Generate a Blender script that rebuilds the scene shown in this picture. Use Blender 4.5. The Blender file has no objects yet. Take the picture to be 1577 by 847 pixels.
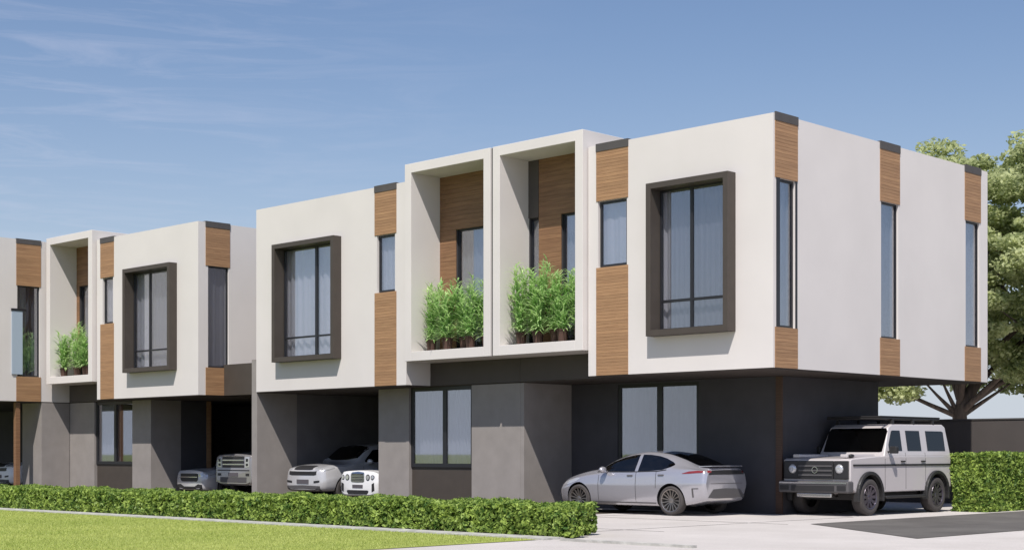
import bpy, bmesh, math, random
import numpy as np
from mathutils import Vector, Matrix
from mathutils.bvhtree import BVHTree
R = math.radians
S = bpy.context.scene
COL = S.collection
rng = random.Random(7)
nrng = np.random.default_rng(11)

# ------------------------------------------------------------------ camera, light, exposure
AX = Vector((.7139, -.7003, 0)); CAMP = Vector((18.01, -26.04, 1.36))
cd = bpy.data.cameras.new('camera'); cam = bpy.data.objects.new('camera', cd); COL.objects.link(cam)
cam.location = CAMP
cam.rotation_euler = (R(90), 0, math.atan2(.7003, .7139))
cd.sensor_width = 36; cd.lens = 2335 / 1577 * 36
cd.shift_x = 0; cd.shift_y = (698 - 423.5) / 1577
cd.clip_start = .1; cd.clip_end = 5000
S.camera = cam
SUN = Vector((.68, -1, 1.68)).normalized()
w = bpy.data.worlds.new('World'); S.world = w; w.use_nodes = True
nt = w.node_tree; nt.nodes.clear()
N = nt.nodes.new; L = nt.links.new
out = N('ShaderNodeOutputWorld'); bg = N('ShaderNodeBackground'); bg.inputs[1].default_value = .10
sky = N('ShaderNodeTexSky'); sky.sky_type = 'NISHITA'; sky.sun_disc = False
sky.sun_elevation = math.asin(SUN.z); sky.sun_rotation = math.atan2(SUN.x, SUN.y)
sky.air_density = 1.0; sky.dust_density = .7; sky.ozone_density = 2.6
tc = N('ShaderNodeTexCoord'); mp = N('ShaderNodeMapping'); mp.inputs['Scale'].default_value = (1, 1, .85)
L(tc.outputs['Generated'], mp.inputs[0]); L(mp.outputs[0], sky.inputs[0])
mp2 = N('ShaderNodeMapping'); mp2.inputs['Scale'].default_value = (1.6, 1.6, 16); mp2.inputs['Rotation'].default_value = (R(6), R(5), R(20))
L(tc.outputs['Generated'], mp2.inputs[0])
n1 = N('ShaderNodeTexNoise'); n1.inputs['Scale'].default_value = 4.6; n1.inputs['Detail'].default_value = 9; n1.inputs['Roughness'].default_value = .66; n1.inputs['Distortion'].default_value = .9
L(mp2.outputs[0], n1.inputs['Vector'])
n2 = N('ShaderNodeTexNoise'); n2.inputs['Scale'].default_value = 2.1; n2.inputs['Detail'].default_value = 2
L(tc.outputs['Generated'], n2.inputs['Vector'])
sx = N('ShaderNodeVectorMath'); sx.operation = 'DOT_PRODUCT'; sx.inputs[1].default_value = (-.7139, -.7003, 0)
rp = N('ShaderNodeMapRange'); rp.inputs[1].default_value = .0; rp.inputs[2].default_value = .42; rp.inputs[3].default_value = 0; rp.inputs[4].default_value = 1
sx.inputs[1].default_value = (-.7139, .7003, 0)
L(tc.outputs['Generated'], sx.inputs[0])
sx.inputs[1].default_value = (-.7139, -.7139, 0); rp.inputs[1].default_value = -.05; rp.inputs[2].default_value = .30
L(sx.outputs['Value'], rp.inputs[0])
cr = N('ShaderNodeMapRange'); cr.inputs[1].default_value = .46; cr.inputs[2].default_value = .80
L(n1.outputs[0], cr.inputs[0])
m1 = N('ShaderNodeMath'); m1.operation = 'MULTIPLY'; L(cr.outputs[0], m1.inputs[0]); L(rp.outputs[0], m1.inputs[1])
m2 = N('ShaderNodeMath'); m2.operation = 'MULTIPLY'; L(m1.outputs[0], m2.inputs[0]); m2.inputs[1].default_value = .33
mx = N('ShaderNodeMix'); mx.data_type = 'RGBA'; L(m2.outputs[0], mx.inputs[0]); L(sky.outputs[0], mx.inputs[6]); mx.inputs[7].default_value = (7.5, 7.6, 8.4, 1)
# paler air towards the horizon
sz = N('ShaderNodeSeparateXYZ'); L(tc.outputs['Generated'], sz.inputs[0])
hr = N('ShaderNodeMapRange'); hr.inputs[1].default_value = 0; hr.inputs[2].default_value = .30; hr.inputs[3].default_value = 1; hr.inputs[4].default_value = 0
L(sz.outputs['Z'], hr.inputs[0])
hp = N('ShaderNodeMath'); hp.operation = 'POWER'; hp.inputs[1].default_value = 2.0; L(hr.outputs[0], hp.inputs[0])
hm = N('ShaderNodeMath'); hm.operation = 'MULTIPLY'; hm.inputs[1].default_value = .92; L(hp.outputs[0], hm.inputs[0])
mh = N('ShaderNodeMix'); mh.data_type = 'RGBA'; L(hm.outputs[0], mh.inputs[0]); L(mx.outputs[2], mh.inputs[6]); mh.inputs[7].default_value = (6.3, 7.0, 7.5, 1)
tn = N('ShaderNodeVectorMath'); tn.operation = 'MULTIPLY'; L(mh.outputs[2], tn.inputs[0]); tn.inputs[1].default_value = (.895, .885, .96)
L(tn.outputs[0], bg.inputs[0]); L(bg.outputs[0], out.inputs[0])
sl = bpy.data.lights.new('sun', 'SUN'); so = bpy.data.objects.new('sun', sl); COL.objects.link(so)
sl.energy = 4.75; sl.angle = R(.5); sl.color = (1, .955, .89)
so.rotation_euler = SUN.to_track_quat('Z', 'Y').to_euler(); so.location = (20, -30, 50)
S.view_settings.view_transform = 'Standard'; S.view_settings.look = 'None'
S.view_settings.gamma = 1; S.view_settings.use_curve_mapping = False
S.view_settings.exposure = .1

# ------------------------------------------------------------------ materials
MATS = {}
def mat(name, color, rough=.6, metal=0, var=0, vscale=3, bump=0, bscale=60, spec=.5, coat=0, stretch=None, emit=None):
    m = bpy.data.materials.new(name); m.use_nodes = True
    t = m.node_tree; b = t.nodes['Principled BSDF']
    b.inputs['Base Color'].default_value = (*color, 1); b.inputs['Roughness'].default_value = rough
    b.inputs['Metallic'].default_value = metal; b.inputs['Specular IOR Level'].default_value = spec
    if coat: b.inputs['Coat Weight'].default_value = coat; b.inputs['Coat Roughness'].default_value = .05
    if var or bump:
        g = t.nodes.new('ShaderNodeNewGeometry'); mpn = t.nodes.new('ShaderNodeMapping')
        t.links.new(g.outputs['Position'], mpn.inputs[0])
        if stretch: mpn.inputs['Scale'].default_value = stretch
    if var:
        n = t.nodes.new('ShaderNodeTexNoise'); n.inputs['Scale'].default_value = vscale; n.inputs['Detail'].default_value = 6
        t.links.new(mpn.outputs[0], n.inputs['Vector'])
        r = t.nodes.new('ShaderNodeMapRange'); r.inputs[1].default_value = .3; r.inputs[2].default_value = .7
        r.inputs[3].default_value = 1 - var; r.inputs[4].default_value = 1 + var
        t.links.new(n.outputs[0], r.inputs[0])
        vm = t.nodes.new('ShaderNodeVectorMath'); vm.operation = 'SCALE'; vm.inputs[0].default_value = color
        t.links.new(r.outputs[0], vm.inputs['Scale']); t.links.new(vm.outputs[0], b.inputs['Base Color'])
    if bump:
        n = t.nodes.new('ShaderNodeTexNoise'); n.inputs['Scale'].default_value = bscale; n.inputs['Detail'].default_value = 4
        t.links.new(mpn.outputs[0], n.inputs['Vector'])
        bp = t.nodes.new('ShaderNodeBump'); bp.inputs['Strength'].default_value = bump; bp.inputs['Distance'].default_value = .01
        t.links.new(n.outputs[0], bp.inputs['Height']); t.links.new(bp.outputs[0], b.inputs['Normal'])
    if emit: b.inputs['Emission Color'].default_value = (*emit[0], 1); b.inputs['Emission Strength'].default_value = emit[1]
    MATS[name] = m; return m
mat('stucco', (.655, .615, .595), .85, var=.03, vscale=.7, bump=.12, bscale=45, spec=.2)
mat('tile_wall', (.272, .246, .232), .75, var=.07, vscale=2.5, bump=.15, bscale=30)
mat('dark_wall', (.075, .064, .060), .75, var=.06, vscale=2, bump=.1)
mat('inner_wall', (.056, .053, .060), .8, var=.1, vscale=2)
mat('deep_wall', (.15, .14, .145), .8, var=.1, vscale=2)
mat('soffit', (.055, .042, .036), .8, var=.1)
mat('bronze', (.066, .054, .046), .5, var=.06, vscale=4, spec=.35)
mat('frame', (.018, .018, .022), .4)
mat('cap', (.075, .068, .066), .7, var=.1)
mat('room', (.35, .34, .34), .9)
mat('kerb', (.42, .41, .38), .9, var=.32, vscale=5, bump=.6, bscale=40)
mat('paint', (.47, .46, .50), .24, .55, coat=1, var=.01, vscale=40)
mat('paint_white', (.74, .73, .73), .3, 0, coat=1)
mat('paint_suv', (.52, .48, .48), .35, 0, coat=.8)
mat('paint_silver', (.30, .285, .29), .3, .4, coat=1)
mat('paint_pearl', (.52, .51, .52), .3, .2, coat=1)
mat('black_trim', (.022, .021, .022), .5)
mat('grey_trim', (.085, .08, .082), .6)
mat('chrome', (.62, .61, .61), .18, 1)
mat('rim', (.32, .29, .27), .32, .85)
mat('rim_dark', (.17, .15, .18), .3, .8)
mat('tyre', (.055, .048, .046), .85, bump=.2)
mat('lamp_clear', (.55, .55, .57), .12, .4, coat=1)
mat('lamp_red', (.20, .02, .02), .2, coat=1)
mat('plate', (.10, .09, .10), .5)
mat('bark', (.10, .075, .06), .95, var=.35, vscale=9, bump=.8, bscale=22, stretch=(1, 1, .3))
mat('pot', (.07, .035, .026), .8, var=.2)
mat('metal_rail', (.12, .11, .11), .5)
mat('panel_blue', (.36, .43, .52), .3)
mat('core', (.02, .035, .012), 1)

def wood(name, c1, c2):
    m = bpy.data.materials.new(name); m.use_nodes = True; t = m.node_tree; b = t.nodes['Principled BSDF']
    g = t.nodes.new('ShaderNodeNewGeometry'); mp_ = t.nodes.new('ShaderNodeMapping'); mp_.inputs['Scale'].default_value = (1.2, 1.2, 22)
    n = t.nodes.new('ShaderNodeTexNoise'); n.inputs['Scale'].default_value = 1.6; n.inputs['Detail'].default_value = 7; n.inputs['Roughness'].default_value = .6
    cr_ = t.nodes.new('ShaderNodeValToRGB'); cr_.color_ramp.elements[0].position = .32; cr_.color_ramp.elements[0].color = (*c1, 1)
    cr_.color_ramp.elements[1].position = .68; cr_.color_ramp.elements[1].color = (*c2, 1)
    t.links.new(g.outputs['Position'], mp_.inputs[0]); t.links.new(mp_.outputs[0], n.inputs['Vector']); t.links.new(n.outputs[0], cr_.inputs[0])
    g2 = t.nodes.new('ShaderNodeNewGeometry'); mr2 = t.nodes.new('ShaderNodeMapRange'); mr2.inputs[3].default_value = .90; mr2.inputs[4].default_value = 1.10
    t.links.new(g2.outputs['Random Per Island'], mr2.inputs[0])
    sc2 = t.nodes.new('ShaderNodeVectorMath'); sc2.operation = 'SCALE'; t.links.new(cr_.outputs[0], sc2.inputs[0]); t.links.new(mr2.outputs[0], sc2.inputs['Scale'])
    t.links.new(sc2.outputs[0], b.inputs['Base Color']); b.inputs['Roughness'].default_value = .6
    MATS[name] = m
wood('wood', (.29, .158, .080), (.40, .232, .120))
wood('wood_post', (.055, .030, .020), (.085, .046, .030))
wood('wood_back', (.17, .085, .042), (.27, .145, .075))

def glass(name, tint, refl):
    m = bpy.data.materials.new(name); m.use_nodes = True; t = m.node_tree; t.nodes.clear()
    o = t.nodes.new('ShaderNodeOutputMaterial'); mixn = t.nodes.new('ShaderNodeMixShader')
    tr = t.nodes.new('ShaderNodeBsdfTransparent'); tr.inputs[0].default_value = (*tint, 1)
    gl = t.nodes.new('ShaderNodeBsdfGlossy'); gl.inputs['Roughness'].default_value = .02; gl.inputs[0].default_value = (.90, .90, .93, 1)
    lw = t.nodes.new('ShaderNodeLayerWeight'); lw.inputs[0].default_value = .35
    mr = t.nodes.new('ShaderNodeMapRange'); mr.inputs[3].default_value = refl; mr.inputs[4].default_value = min(1, refl + .4)
    t.links.new(lw.outputs['Fresnel'], mr.inputs[0]); t.links.new(mr.outputs[0], mixn.inputs[0])
    t.links.new(tr.outputs[0], mixn.inputs[1]); t.links.new(gl.outputs[0], mixn.inputs[2]); t.links.new(mixn.outputs[0], o.inputs[0])
    MATS[name] = m
glass('glass', (.88, .90, .93), .16)
glass('car_glass', (.05, .055, .06), .07)

def leafmat(name, c1, c2, scale, trans=.3, fine=30):
    m = bpy.data.materials.new(name); m.use_nodes = True; t = m.node_tree; b = t.nodes['Principled BSDF']
    g = t.nodes.new('ShaderNodeNewGeometry')
    n = t.nodes.new('ShaderNodeTexNoise'); n.inputs['Scale'].default_value = scale; n.inputs['Detail'].default_value = 2
    wn = t.nodes.new('ShaderNodeTexNoise'); wn.inputs['Scale'].default_value = fine; wn.inputs['Detail'].default_value = 1
    ad = t.nodes.new('ShaderNodeMath'); ad.operation = 'ADD'
    ml = t.nodes.new('ShaderNodeMath'); ml.operation = 'MULTIPLY'; ml.inputs[1].default_value = .5
    t.links.new(g.outputs['Position'], n.inputs['Vector']); t.links.new(g.outputs['Position'], wn.inputs['Vector'])
    t.links.new(n.outputs[0], ad.inputs[0]); t.links.new(wn.outputs[0], ad.inputs[1]); t.links.new(ad.outputs[0], ml.inputs[0])
    r = t.nodes.new('ShaderNodeValToRGB'); r.color_ramp.elements[0].position = .36; r.color_ramp.elements[1].position = .64
    r.color_ramp.elements[0].color = (*c1, 1); r.color_ramp.elements[1].color = (*c2, 1)
    ri = t.nodes.new('ShaderNodeMath'); ri.operation = 'MULTIPLY_ADD'; ri.inputs[1].default_value = .16; t.links.new(g.outputs['Random Per Island'], ri.inputs[0])
    su = t.nodes.new('ShaderNodeMath'); su.operation = 'SUBTRACT'; su.inputs[1].default_value = .08; t.links.new(ml.outputs[0], su.inputs[0]); t.links.new(su.outputs[0], ri.inputs[2])
    t.links.new(ri.outputs[0], r.inputs[0]); t.links.new(r.outputs[0], b.inputs['Base Color'])
    b.inputs['Roughness'].default_value = .5; b.inputs['Specular IOR Level'].default_value = .3
    tl = t.nodes.new('ShaderNodeBsdfTranslucent'); t.links.new(r.outputs[0], tl.inputs[0])
    mxs = t.nodes.new('ShaderNodeMixShader'); mxs.inputs[0].default_value = trans
    o = t.nodes['Material Output']; t.links.new(b.outputs[0], mxs.inputs[1]); t.links.new(tl.outputs[0], mxs.inputs[2]); t.links.new(mxs.outputs[0], o.inputs[0])
    MATS[name] = m
leafmat('hedge_leaf', (.05, .12, .02), (.42, .54, .12), 5, .35, 34)
leafmat('tree_leaf', (.22, .27, .10), (.72, .76, .42), 1.3, .62, 5)
leafmat('bamboo', (.26, .48, .14), (.68, .84, .42), 4, .5, 14)

def wallmat(base, name, jw=.6, jh=.3, col=(.27, .245, .225)):
    pass

# ------------------------------------------------------------------ mesh helpers
def box(bm, x0, x1, y0, y1, z0, z1):
    if x0 > x1: x0, x1 = x1, x0
    if y0 > y1: y0, y1 = y1, y0
    v = [bm.verts.new(p) for p in [(x0,y0,z0),(x1,y0,z0),(x1,y1,z0),(x0,y1,z0),(x0,y0,z1),(x1,y0,z1),(x1,y1,z1),(x0,y1,z1)]]
    for f in [(0,3,2,1),(4,5,6,7),(0,1,5,4),(1,2,6,5),(2,3,7,6),(3,0,4,7)]: bm.faces.new([v[i] for i in f])
def obj(name, bm, m, parent=None, smooth=False, bevel=0):
    me = bpy.data.meshes.new(name)
    if isinstance(bm, bmesh.types.BMesh): bm.to_mesh(me); bm.free()
    else: me = bm; me.name = name
    o = bpy.data.objects.new(name, me); COL.objects.link(o)
    if m is not None:
        for k in (m if isinstance(m, (list, tuple)) else [m]): me.materials.append(MATS[k] if isinstance(k, str) else k)
    if smooth:
        me.polygons.foreach_set('use_smooth', [True] * len(me.polygons))
    if bevel:
        b = o.modifiers.new('bevel', 'BEVEL'); b.width = bevel; b.segments = 2; b.limit_method = 'ANGLE'; b.angle_limit = R(40)
    if parent:
        o.parent = parent; o.location = -parent['_loc_v'] if False else (0, 0, 0)
        o.matrix_parent_inverse = Matrix.Identity(4)
        if parent.get('absolute_base') is not None: pass
    return o
def boxes(name, lst, m, parent=None, bevel=0, off=None):
    bm = bmesh.new()
    for b in lst:
        if off: b = (b[0]-off[0], b[1]-off[0], b[2]-off[1], b[3]-off[1], b[4]-off[2], b[5]-off[2])
        box(bm, *b)
    return obj(name, bm, m, parent, bevel=bevel)
def tag(o, label=None, cat=None, group=None, kind=None):
    if label: o['label'] = label
    if cat: o['category'] = cat
    if group: o['group'] = group
    if kind: o['kind'] = kind
    return o
def thing(name, loc, rz, label, cat, group=None):
    o = bpy.data.objects.new(name, None); COL.objects.link(o); o.empty_display_size = .3
    o.location = loc; o.rotation_euler = (0, 0, rz)
    return tag(o, label, cat, group)
def mesh_np(name, verts, nper, m, parent=None, smooth=False):
    """verts: (n, nper, 3) faces of their own vertices"""
    n = verts.shape[0]; me = bpy.data.meshes.new(name)
    me.vertices.add(n * nper); me.vertices.foreach_set('co', verts.reshape(-1).astype(np.float32))
    me.loops.add(n * nper); me.loops.foreach_set('vertex_index', np.arange(n * nper, dtype=np.int32))
    me.polygons.add(n); me.polygons.foreach_set('loop_start', np.arange(0, n * nper, nper, dtype=np.int32))
    me.polygons.foreach_set('loop_total', np.full(n, nper, dtype=np.int32))
    me.update(calc_edges=True)
    o = bpy.data.objects.new(name, me); COL.objects.link(o); me.materials.append(MATS[m])
    if parent: o.parent = parent
    return o

def wall_grid(name, axis, p0, p1, a0, a1, z0, z1, holes, m, parent, off=(0, 0, 0)):
    """wall between plane p0 (outer) and p1, along a; axis 'x': wall runs along X (faces -Y); axis 'y': runs along Y"""
    As = sorted({a0, a1, *[h[0] for h in holes], *[h[1] for h in holes]}); Zs = sorted({z0, z1, *[h[2] for h in holes], *[h[3] for h in holes]})
    As = [a for a in As if a0 <= a <= a1]; Zs = [z for z in Zs if z0 <= z <= z1]
    bm = bmesh.new(); cache = {}
    def V(a, p, z):
        k = (round(a, 4), round(p, 4), round(z, 4))
        if k not in cache:
            co = (a, p, z) if axis == 'x' else (p, a, z)
            cache[k] = bm.verts.new((co[0]-off[0], co[1]-off[1], co[2]-off[2]))
        return cache[k]
    def solid(i, j):
        if i < 0 or j < 0 or i >= len(As)-1 or j >= len(Zs)-1: return False
        a = (As[i]+As[i+1])/2; z = (Zs[j]+Zs[j+1])/2
        return not any(h[0] < a < h[1] and h[2] < z < h[3] for h in holes)
    for i in range(len(As)-1):
        for j in range(len(Zs)-1):
            if not solid(i, j): continue
            a, b, c, d = As[i], As[i+1], Zs[j], Zs[j+1]
            bm.faces.new([V(a,p0,c),V(b,p0,c),V(b,p0,d),V(a,p0,d)]); bm.faces.new([V(a,p1,c),V(a,p1,d),V(b,p1,d),V(b,p1,c)])
            if not solid(i-1,j): bm.faces.new([V(a,p0,c),V(a,p0,d),V(a,p1,d),V(a,p1,c)])
            if not solid(i+1,j): bm.faces.new([V(b,p0,c),V(b,p1,c),V(b,p1,d),V(b,p0,d)])
            if not solid(i,j-1): bm.faces.new([V(a,p0,c),V(a,p1,c),V(b,p1,c),V(b,p0,c)])
            if not solid(i,j+1): bm.faces.new([V(a,p0,d),V(b,p0,d),V(b,p1,d),V(a,p1,d)])
    bmesh.ops.recalc_face_normals(bm, faces=bm.faces)
    return obj(name, bm, m, parent)

def slats(name, axis, p, a0, a1, z0, z1, sgn, parent, m='wood', off=(0,0,0), pitch=.072, proud=.018):
    """horizontal timber slats proud of plane p towards sgn; backing board plus slats in one mesh"""
    bm = bmesh.new()
    def B(pa, pb, a, b, c, d):
        if axis == 'x': box(bm, a-off[0], b-off[0], pa-off[1], pb-off[1], c-off[2], d-off[2])
        else: box(bm, pa-off[0], pb-off[0], a-off[1], b-off[1], c-off[2], d-off[2])
    B(p + sgn*.002, p + sgn*.010, a0, a1, z0, z1)
    n = max(1, int((z1 - z0) / pitch)); st = (z1 - z0) / n
    for i in range(n):
        B(p + sgn*.0102, p + sgn*proud, a0, a1, z0 + i*st + .005, z0 + (i+1)*st)
    return obj(name, bm, m, parent)

def curtain(name, axis, p, a0, a1, z0, z1, parent, m, off=(0,0,0), amp=.035, wl=.16, seed=0):
    bm = bmesh.new(); n = max(8, int(abs(a1-a0)/.02)); r = random.Random(seed); ph = r.random()*6
    prev = None
    for i in range(n+1):
        a = a0 + (a1-a0)*i/n
        q = p + amp*math.sin(a/wl*6.283+ph+.8*math.sin(a*5)) + amp*.4*math.sin(a/wl*13.7)
        co = [(a, q, z0), (a, q, z1)] if axis == 'x' else [(q, a, z0), (q, a, z1)]
        v = [bm.verts.new((c[0]-off[0], c[1]-off[1], c[2]-off[2])) for c in co]
        if prev: bm.faces.new([prev[0], v[0], v[1], prev[1]])
        prev = v
    return obj(name, bm, m, parent, smooth=True)
mat('curtain', (.90, .85, .86), .9)
mat('curtain_grey', (.46, .44, .46), .9)
mat('curtain_dim', (.26, .25, .28), .9)
mat('curtain_sheer', (.34, .34, .37), .9)
mat('blind', (.13, .145, .17), .9)

def window(axis, p, inn, a0, a1, z0, z1, parent, mull=(), rail=(), fw=.045, curt=None, off=(0,0,0), seed=0, blind='blind', name='window'):
    """window set at plane p; inn = +1/-1 direction into the house; parts: frame mesh (the window) with pane, curtain"""
    bm = bmesh.new(); d0, d1 = p, p + inn*.06
    def B(bmx, pa, pb, a, b, c, d):
        if axis == 'x': box(bmx, a-off[0], b-off[0], pa-off[1], pb-off[1], c-off[2], d-off[2])
        else: box(bmx, pa-off[0], pb-off[0], a-off[1], b-off[1], c-off[2], d-off[2])
    B(bm, d0, d1, a0, a0+fw, z0, z1); B(bm, d0, d1, a1-fw, a1, z0, z1)
    B(bm, d0, d1, a0+fw, a1-fw, z0, z0+fw); B(bm, d0, d1, a0+fw, a1-fw, z1-fw, z1)
    for t_ in mull: B(bm, d0+inn*.002, d1-inn*.002, t_[0], t_[1], z0+fw, z1-fw)
    for t_ in rail:
        xs = [a0+fw] + [q for mm in mull for q in mm] + [a1-fw]
        for k in range(0, len(xs), 2): B(bm, d0+inn*.004, d1-inn*.004, xs[k], xs[k+1], t_[0], t_[1])
    f = obj(name, bm, 'frame', parent)
    bm = bmesh.new(); B(bm, p+inn*.025, p+inn*.033, a0+fw*.5, a1-fw*.5, z0+fw*.5, z1-fw*.5); obj('pane', bm, 'glass', f)
    q = p + inn*.16
    if curt is None: curt = [(a0, a1, 'curtain_sheer')]
    vr = random.Random(seed*13+1)
    for k, (c0, c1, cm) in enumerate(curt):
        if cm == 'curtain_sheer': cm = vr.choice(['curtain_sheer', 'curtain_grey', 'curtain_dim'])
        am = vr.choice([.012, .035, .05])
        curtain('curtain', axis, q, c0, c1, z0-.02, z1+.03, f, cm, off, amp=am, wl=vr.choice([.14, .2, .3]), seed=seed+k)
    return f

# ------------------------------------------------------------------ ground
def sheet(name, pts, z, m, kind='structure'):
    bm = bmesh.new(); bm.faces.new([bm.verts.new((*p, z)) for p in pts]); o = obj(name, bm, m); o['kind'] = kind
    bm2 = bmesh.new(); bm2.from_mesh(o.data); bmesh.ops.recalc_face_normals(bm2, faces=bm2.faces)
    for f in bm2.faces:
        if f.normal.z < 0: f.normal_flip()
    bm2.to_mesh(o.data); bm2.free(); return o
def groundmat(name, c1, c2, scale, fine, bump=.3, lines=None, rough=.9):
    m = bpy.data.materials.new(name); m.use_nodes = True; t = m.node_tree; b = t.nodes['Principled BSDF']; b.inputs['Roughness'].default_value = rough
    b.inputs['Specular IOR Level'].default_value = .2
    g = t.nodes.new('ShaderNodeNewGeometry')
    n = t.nodes.new('ShaderNodeTexNoise'); n.inputs['Scale'].default_value = scale; n.inputs['Detail'].default_value = 8; n.inputs['Roughness'].default_value = .6
    f = t.nodes.new('ShaderNodeTexNoise'); f.inputs['Scale'].default_value = fine; f.inputs['Detail'].default_value = 3
    for q in (n, f): t.links.new(g.outputs['Position'], q.inputs['Vector'])
    a = t.nodes.new('ShaderNodeMath'); a.operation = 'MULTIPLY_ADD'; a.inputs[1].default_value = .35; t.links.new(f.outputs[0], a.inputs[0])
    s = t.nodes.new('ShaderNodeMath'); s.operation = 'MULTIPLY'; s.inputs[1].default_value = .65; t.links.new(n.outputs[0], s.inputs[0]); t.links.new(s.outputs[0], a.inputs[2])
    r = t.nodes.new('ShaderNodeValToRGB'); r.color_ramp.elements[0].position = .35; r.color_ramp.elements[1].position = .65
    r.color_ramp.elements[0].color = (*c1, 1); r.color_ramp.elements[1].color = (*c2, 1); t.links.new(a.outputs[0], r.inputs[0])
    last = r.outputs[0]
    t.links.new(last, b.inputs['Base Color'])
    bp = t.nodes.new('ShaderNodeBump'); bp.inputs['Strength'].default_value = bump; bp.inputs['Distance'].default_value = .02
    t.links.new(f.outputs[0], bp.inputs['Height']); t.links.new(bp.outputs[0], b.inputs['Normal'])
    MATS[name] = m
groundmat('lawn', (.24, .285, .062), (.35, .385, .10), .22, 14, .5)
groundmat('far_ground', (.16, .20, .07), (.24, .26, .10), .05, 3, .3)
groundmat('concrete', (.455, .42, .395), (.575, .535, .51), .45, 30, .2)
groundmat('dark_ground', (.06, .05, .04), (.11, .09, .07), 1.5, 20, .6)
groundmat('asphalt', (.085, .078, .074), (.15, .14, .13), .6, 60, .3)
sheet('ground', [(-1500,-1500),(1500,-1500),(1500,1500),(-1500,1500)], -.02, 'far_ground')
sheet('driveway', [(-60,-7.0),(60,-60),(60,60),(-60,60)], -.008, 'concrete')
sheet('lawn', [(-80,-60),(1.5,-60),(1.5,-8.62),(-80,-8.62)], .0, 'lawn')
sheet('road', [(1.55,-1.0),(5.6,-4.1),(5.75,40),(1.25,40)], .0, 'asphalt')
sheet('hidden_dark_ground', [(-60,-7.2),(-4.6,-7.2),(-4.6,2),(-60,2)], -.003, 'dark_ground')  # dark ground added out of sight behind the hedge to cut bounced light
k = boxes('lawn_kerb', [(-70,1.6,-8.60,-8.10,-.02,.022)], 'kerb'); k['kind'] = 'structure'
k = boxes('driveway_kerb', [(1.9,4.5,-8.55,-8.43,-.02,.03)], 'kerb'); k['kind'] = 'structure'
leafmat('grass_blade', (.36, .44, .10), (.56, .60, .19), .5, .35, 12)
ng = 150000
gx = nrng.uniform(-17.5, 1.4, ng); gy = -8.63 - nrng.uniform(0, 1, ng)**1.0*9.5
dF = (gx*AX.y + gy*.7139) + 31.2; keep = dF > 20.6; gx, gy = gx[keep], gy[keep]; n_ = len(gx)
ga = nrng.uniform(0, 6.28, n_); gh = nrng.uniform(.012, .035, n_); gl = nrng.normal(0, .012, (n_, 2))
gb = np.stack([gx, gy, np.zeros(n_)], 1); gd = np.stack([np.cos(ga), np.sin(ga), np.zeros(n_)], 1)*.005
mo = mesh_np('grass', np.stack([gb-gd, gb+gd, gb+np.stack([gl[:,0], gl[:,1], gh], 1)], 1), 3, 'grass_blade')
tag(mo, 'short pale green grass of the front lawn', 'grass', kind='stuff')
# concrete joints as shallow dark grooves filled strips
bm = bmesh.new()
for x in (-7.9, -3.9, .4): box(bm, x-.008, x+.008, -7.0, 2.4, -.0078, -.004)
for y in (-5.2, -1.4): box(bm, -20, 1.3, y-.008, y+.008, -.0078, -.0042)
o = obj('pavement_joints', bm, 'dark_wall'); o['kind'] = 'structure'

# ------------------------------------------------------------------ houses
ZB, ZT = 3.13, 8.37
GRP = 'white two storey townhouses in the row'
def strip_side(h, x, ya, yb, cz=8.22):
    s1 = slats('wood_panel', 'y', x, ya, yb, 7.05, cz, 1, h); s2 = slats('wood_panel', 'y', x, ya, yb, ZB+.0, 3.97, 1, h)
    boxes('parapet_cap', [(x-.30, x+.03, ya-.005, yb+.005, cz+.002, 8.40)], 'cap', h)
    window('y', x-.05, -1, ya+.03, yb-.03, 3.97, 7.05, h, curt=[(ya-.05, yb+.05, 'curtain_sheer')], seed=int(ya*10)+50)
def surround(h, a0, a1, z0, z1, y=-.28, t=.13, glass_y=.06):
    """bronze box frame standing proud of the wall"""
    bm = bmesh.new(); ye = glass_y+.05
    box(bm, a0, a0+t, y, ye, z0, z1); box(bm, a1-t, a1, y, ye, z0, z1)
    box(bm, a0+t, a1-t, y, ye, z0, z0+t); box(bm, a0+t, a1-t, y, ye, z1-t, z1)
    return obj('window_surround', bm, 'bronze', h, bevel=.006)
def cap_front(h, a0, a1, y=0): boxes('parapet_cap', [(a0-.005, a1+.005, y-.03, y+.30, 8.222, 8.40)], 'cap', h)
def room(h, x0, x1, y0, y1, z0=3.4, z1=7.9): pass

# ---- house at the right end (x -8.08..0)
h1 = thing('townhouse', (0,0,0), 0, 'white townhouse at the right end, tall slit windows down its side wall', 'house', GRP)
SB = (-3.16, -.95, 3.92, 7.26)
wall_grid('wall', 'x', 0, .22, -5.08, 0, ZB, ZT, [(-4.79,-3.93,5.58,7.09),(SB[0]+.02,SB[1]-.02,SB[2]+.02,SB[3]-.02)], 'stucco', h1)
wall_grid('wall', 'y', 0, -.22, .2205, 9.25, ZB, ZT, [(.2205,.79,3.97,7.05),(4.21,4.96,3.97,7.05),(8.13,8.83,3.97,7.05)], 'stucco', h1)
wall_grid('wall', 'y', -5.08, -4.86, .2205, 6.0, ZB, ZT, [], 'stucco', h1)
wall_grid('wall', 'x', 9.25, 9.03, -8.07, -.2205, ZB, ZT, [], 'stucco', h1)
boxes('roof', [(-4.85,-.225,.225,9.02,7.95,8.1), (-8.06,-5.09,1.32,9.02,7.95,8.1)], 'cap', h1)
boxes('floor_slab', [(-4.85,-.225,.225,9.02,3.16,3.36)], 'room', h1)
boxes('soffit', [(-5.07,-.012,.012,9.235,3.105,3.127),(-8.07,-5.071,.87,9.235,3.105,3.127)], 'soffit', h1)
boxes('interior_wall', [(-4.85,-.24,3.2,3.3,3.37,7.94)], 'room', h1)
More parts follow.
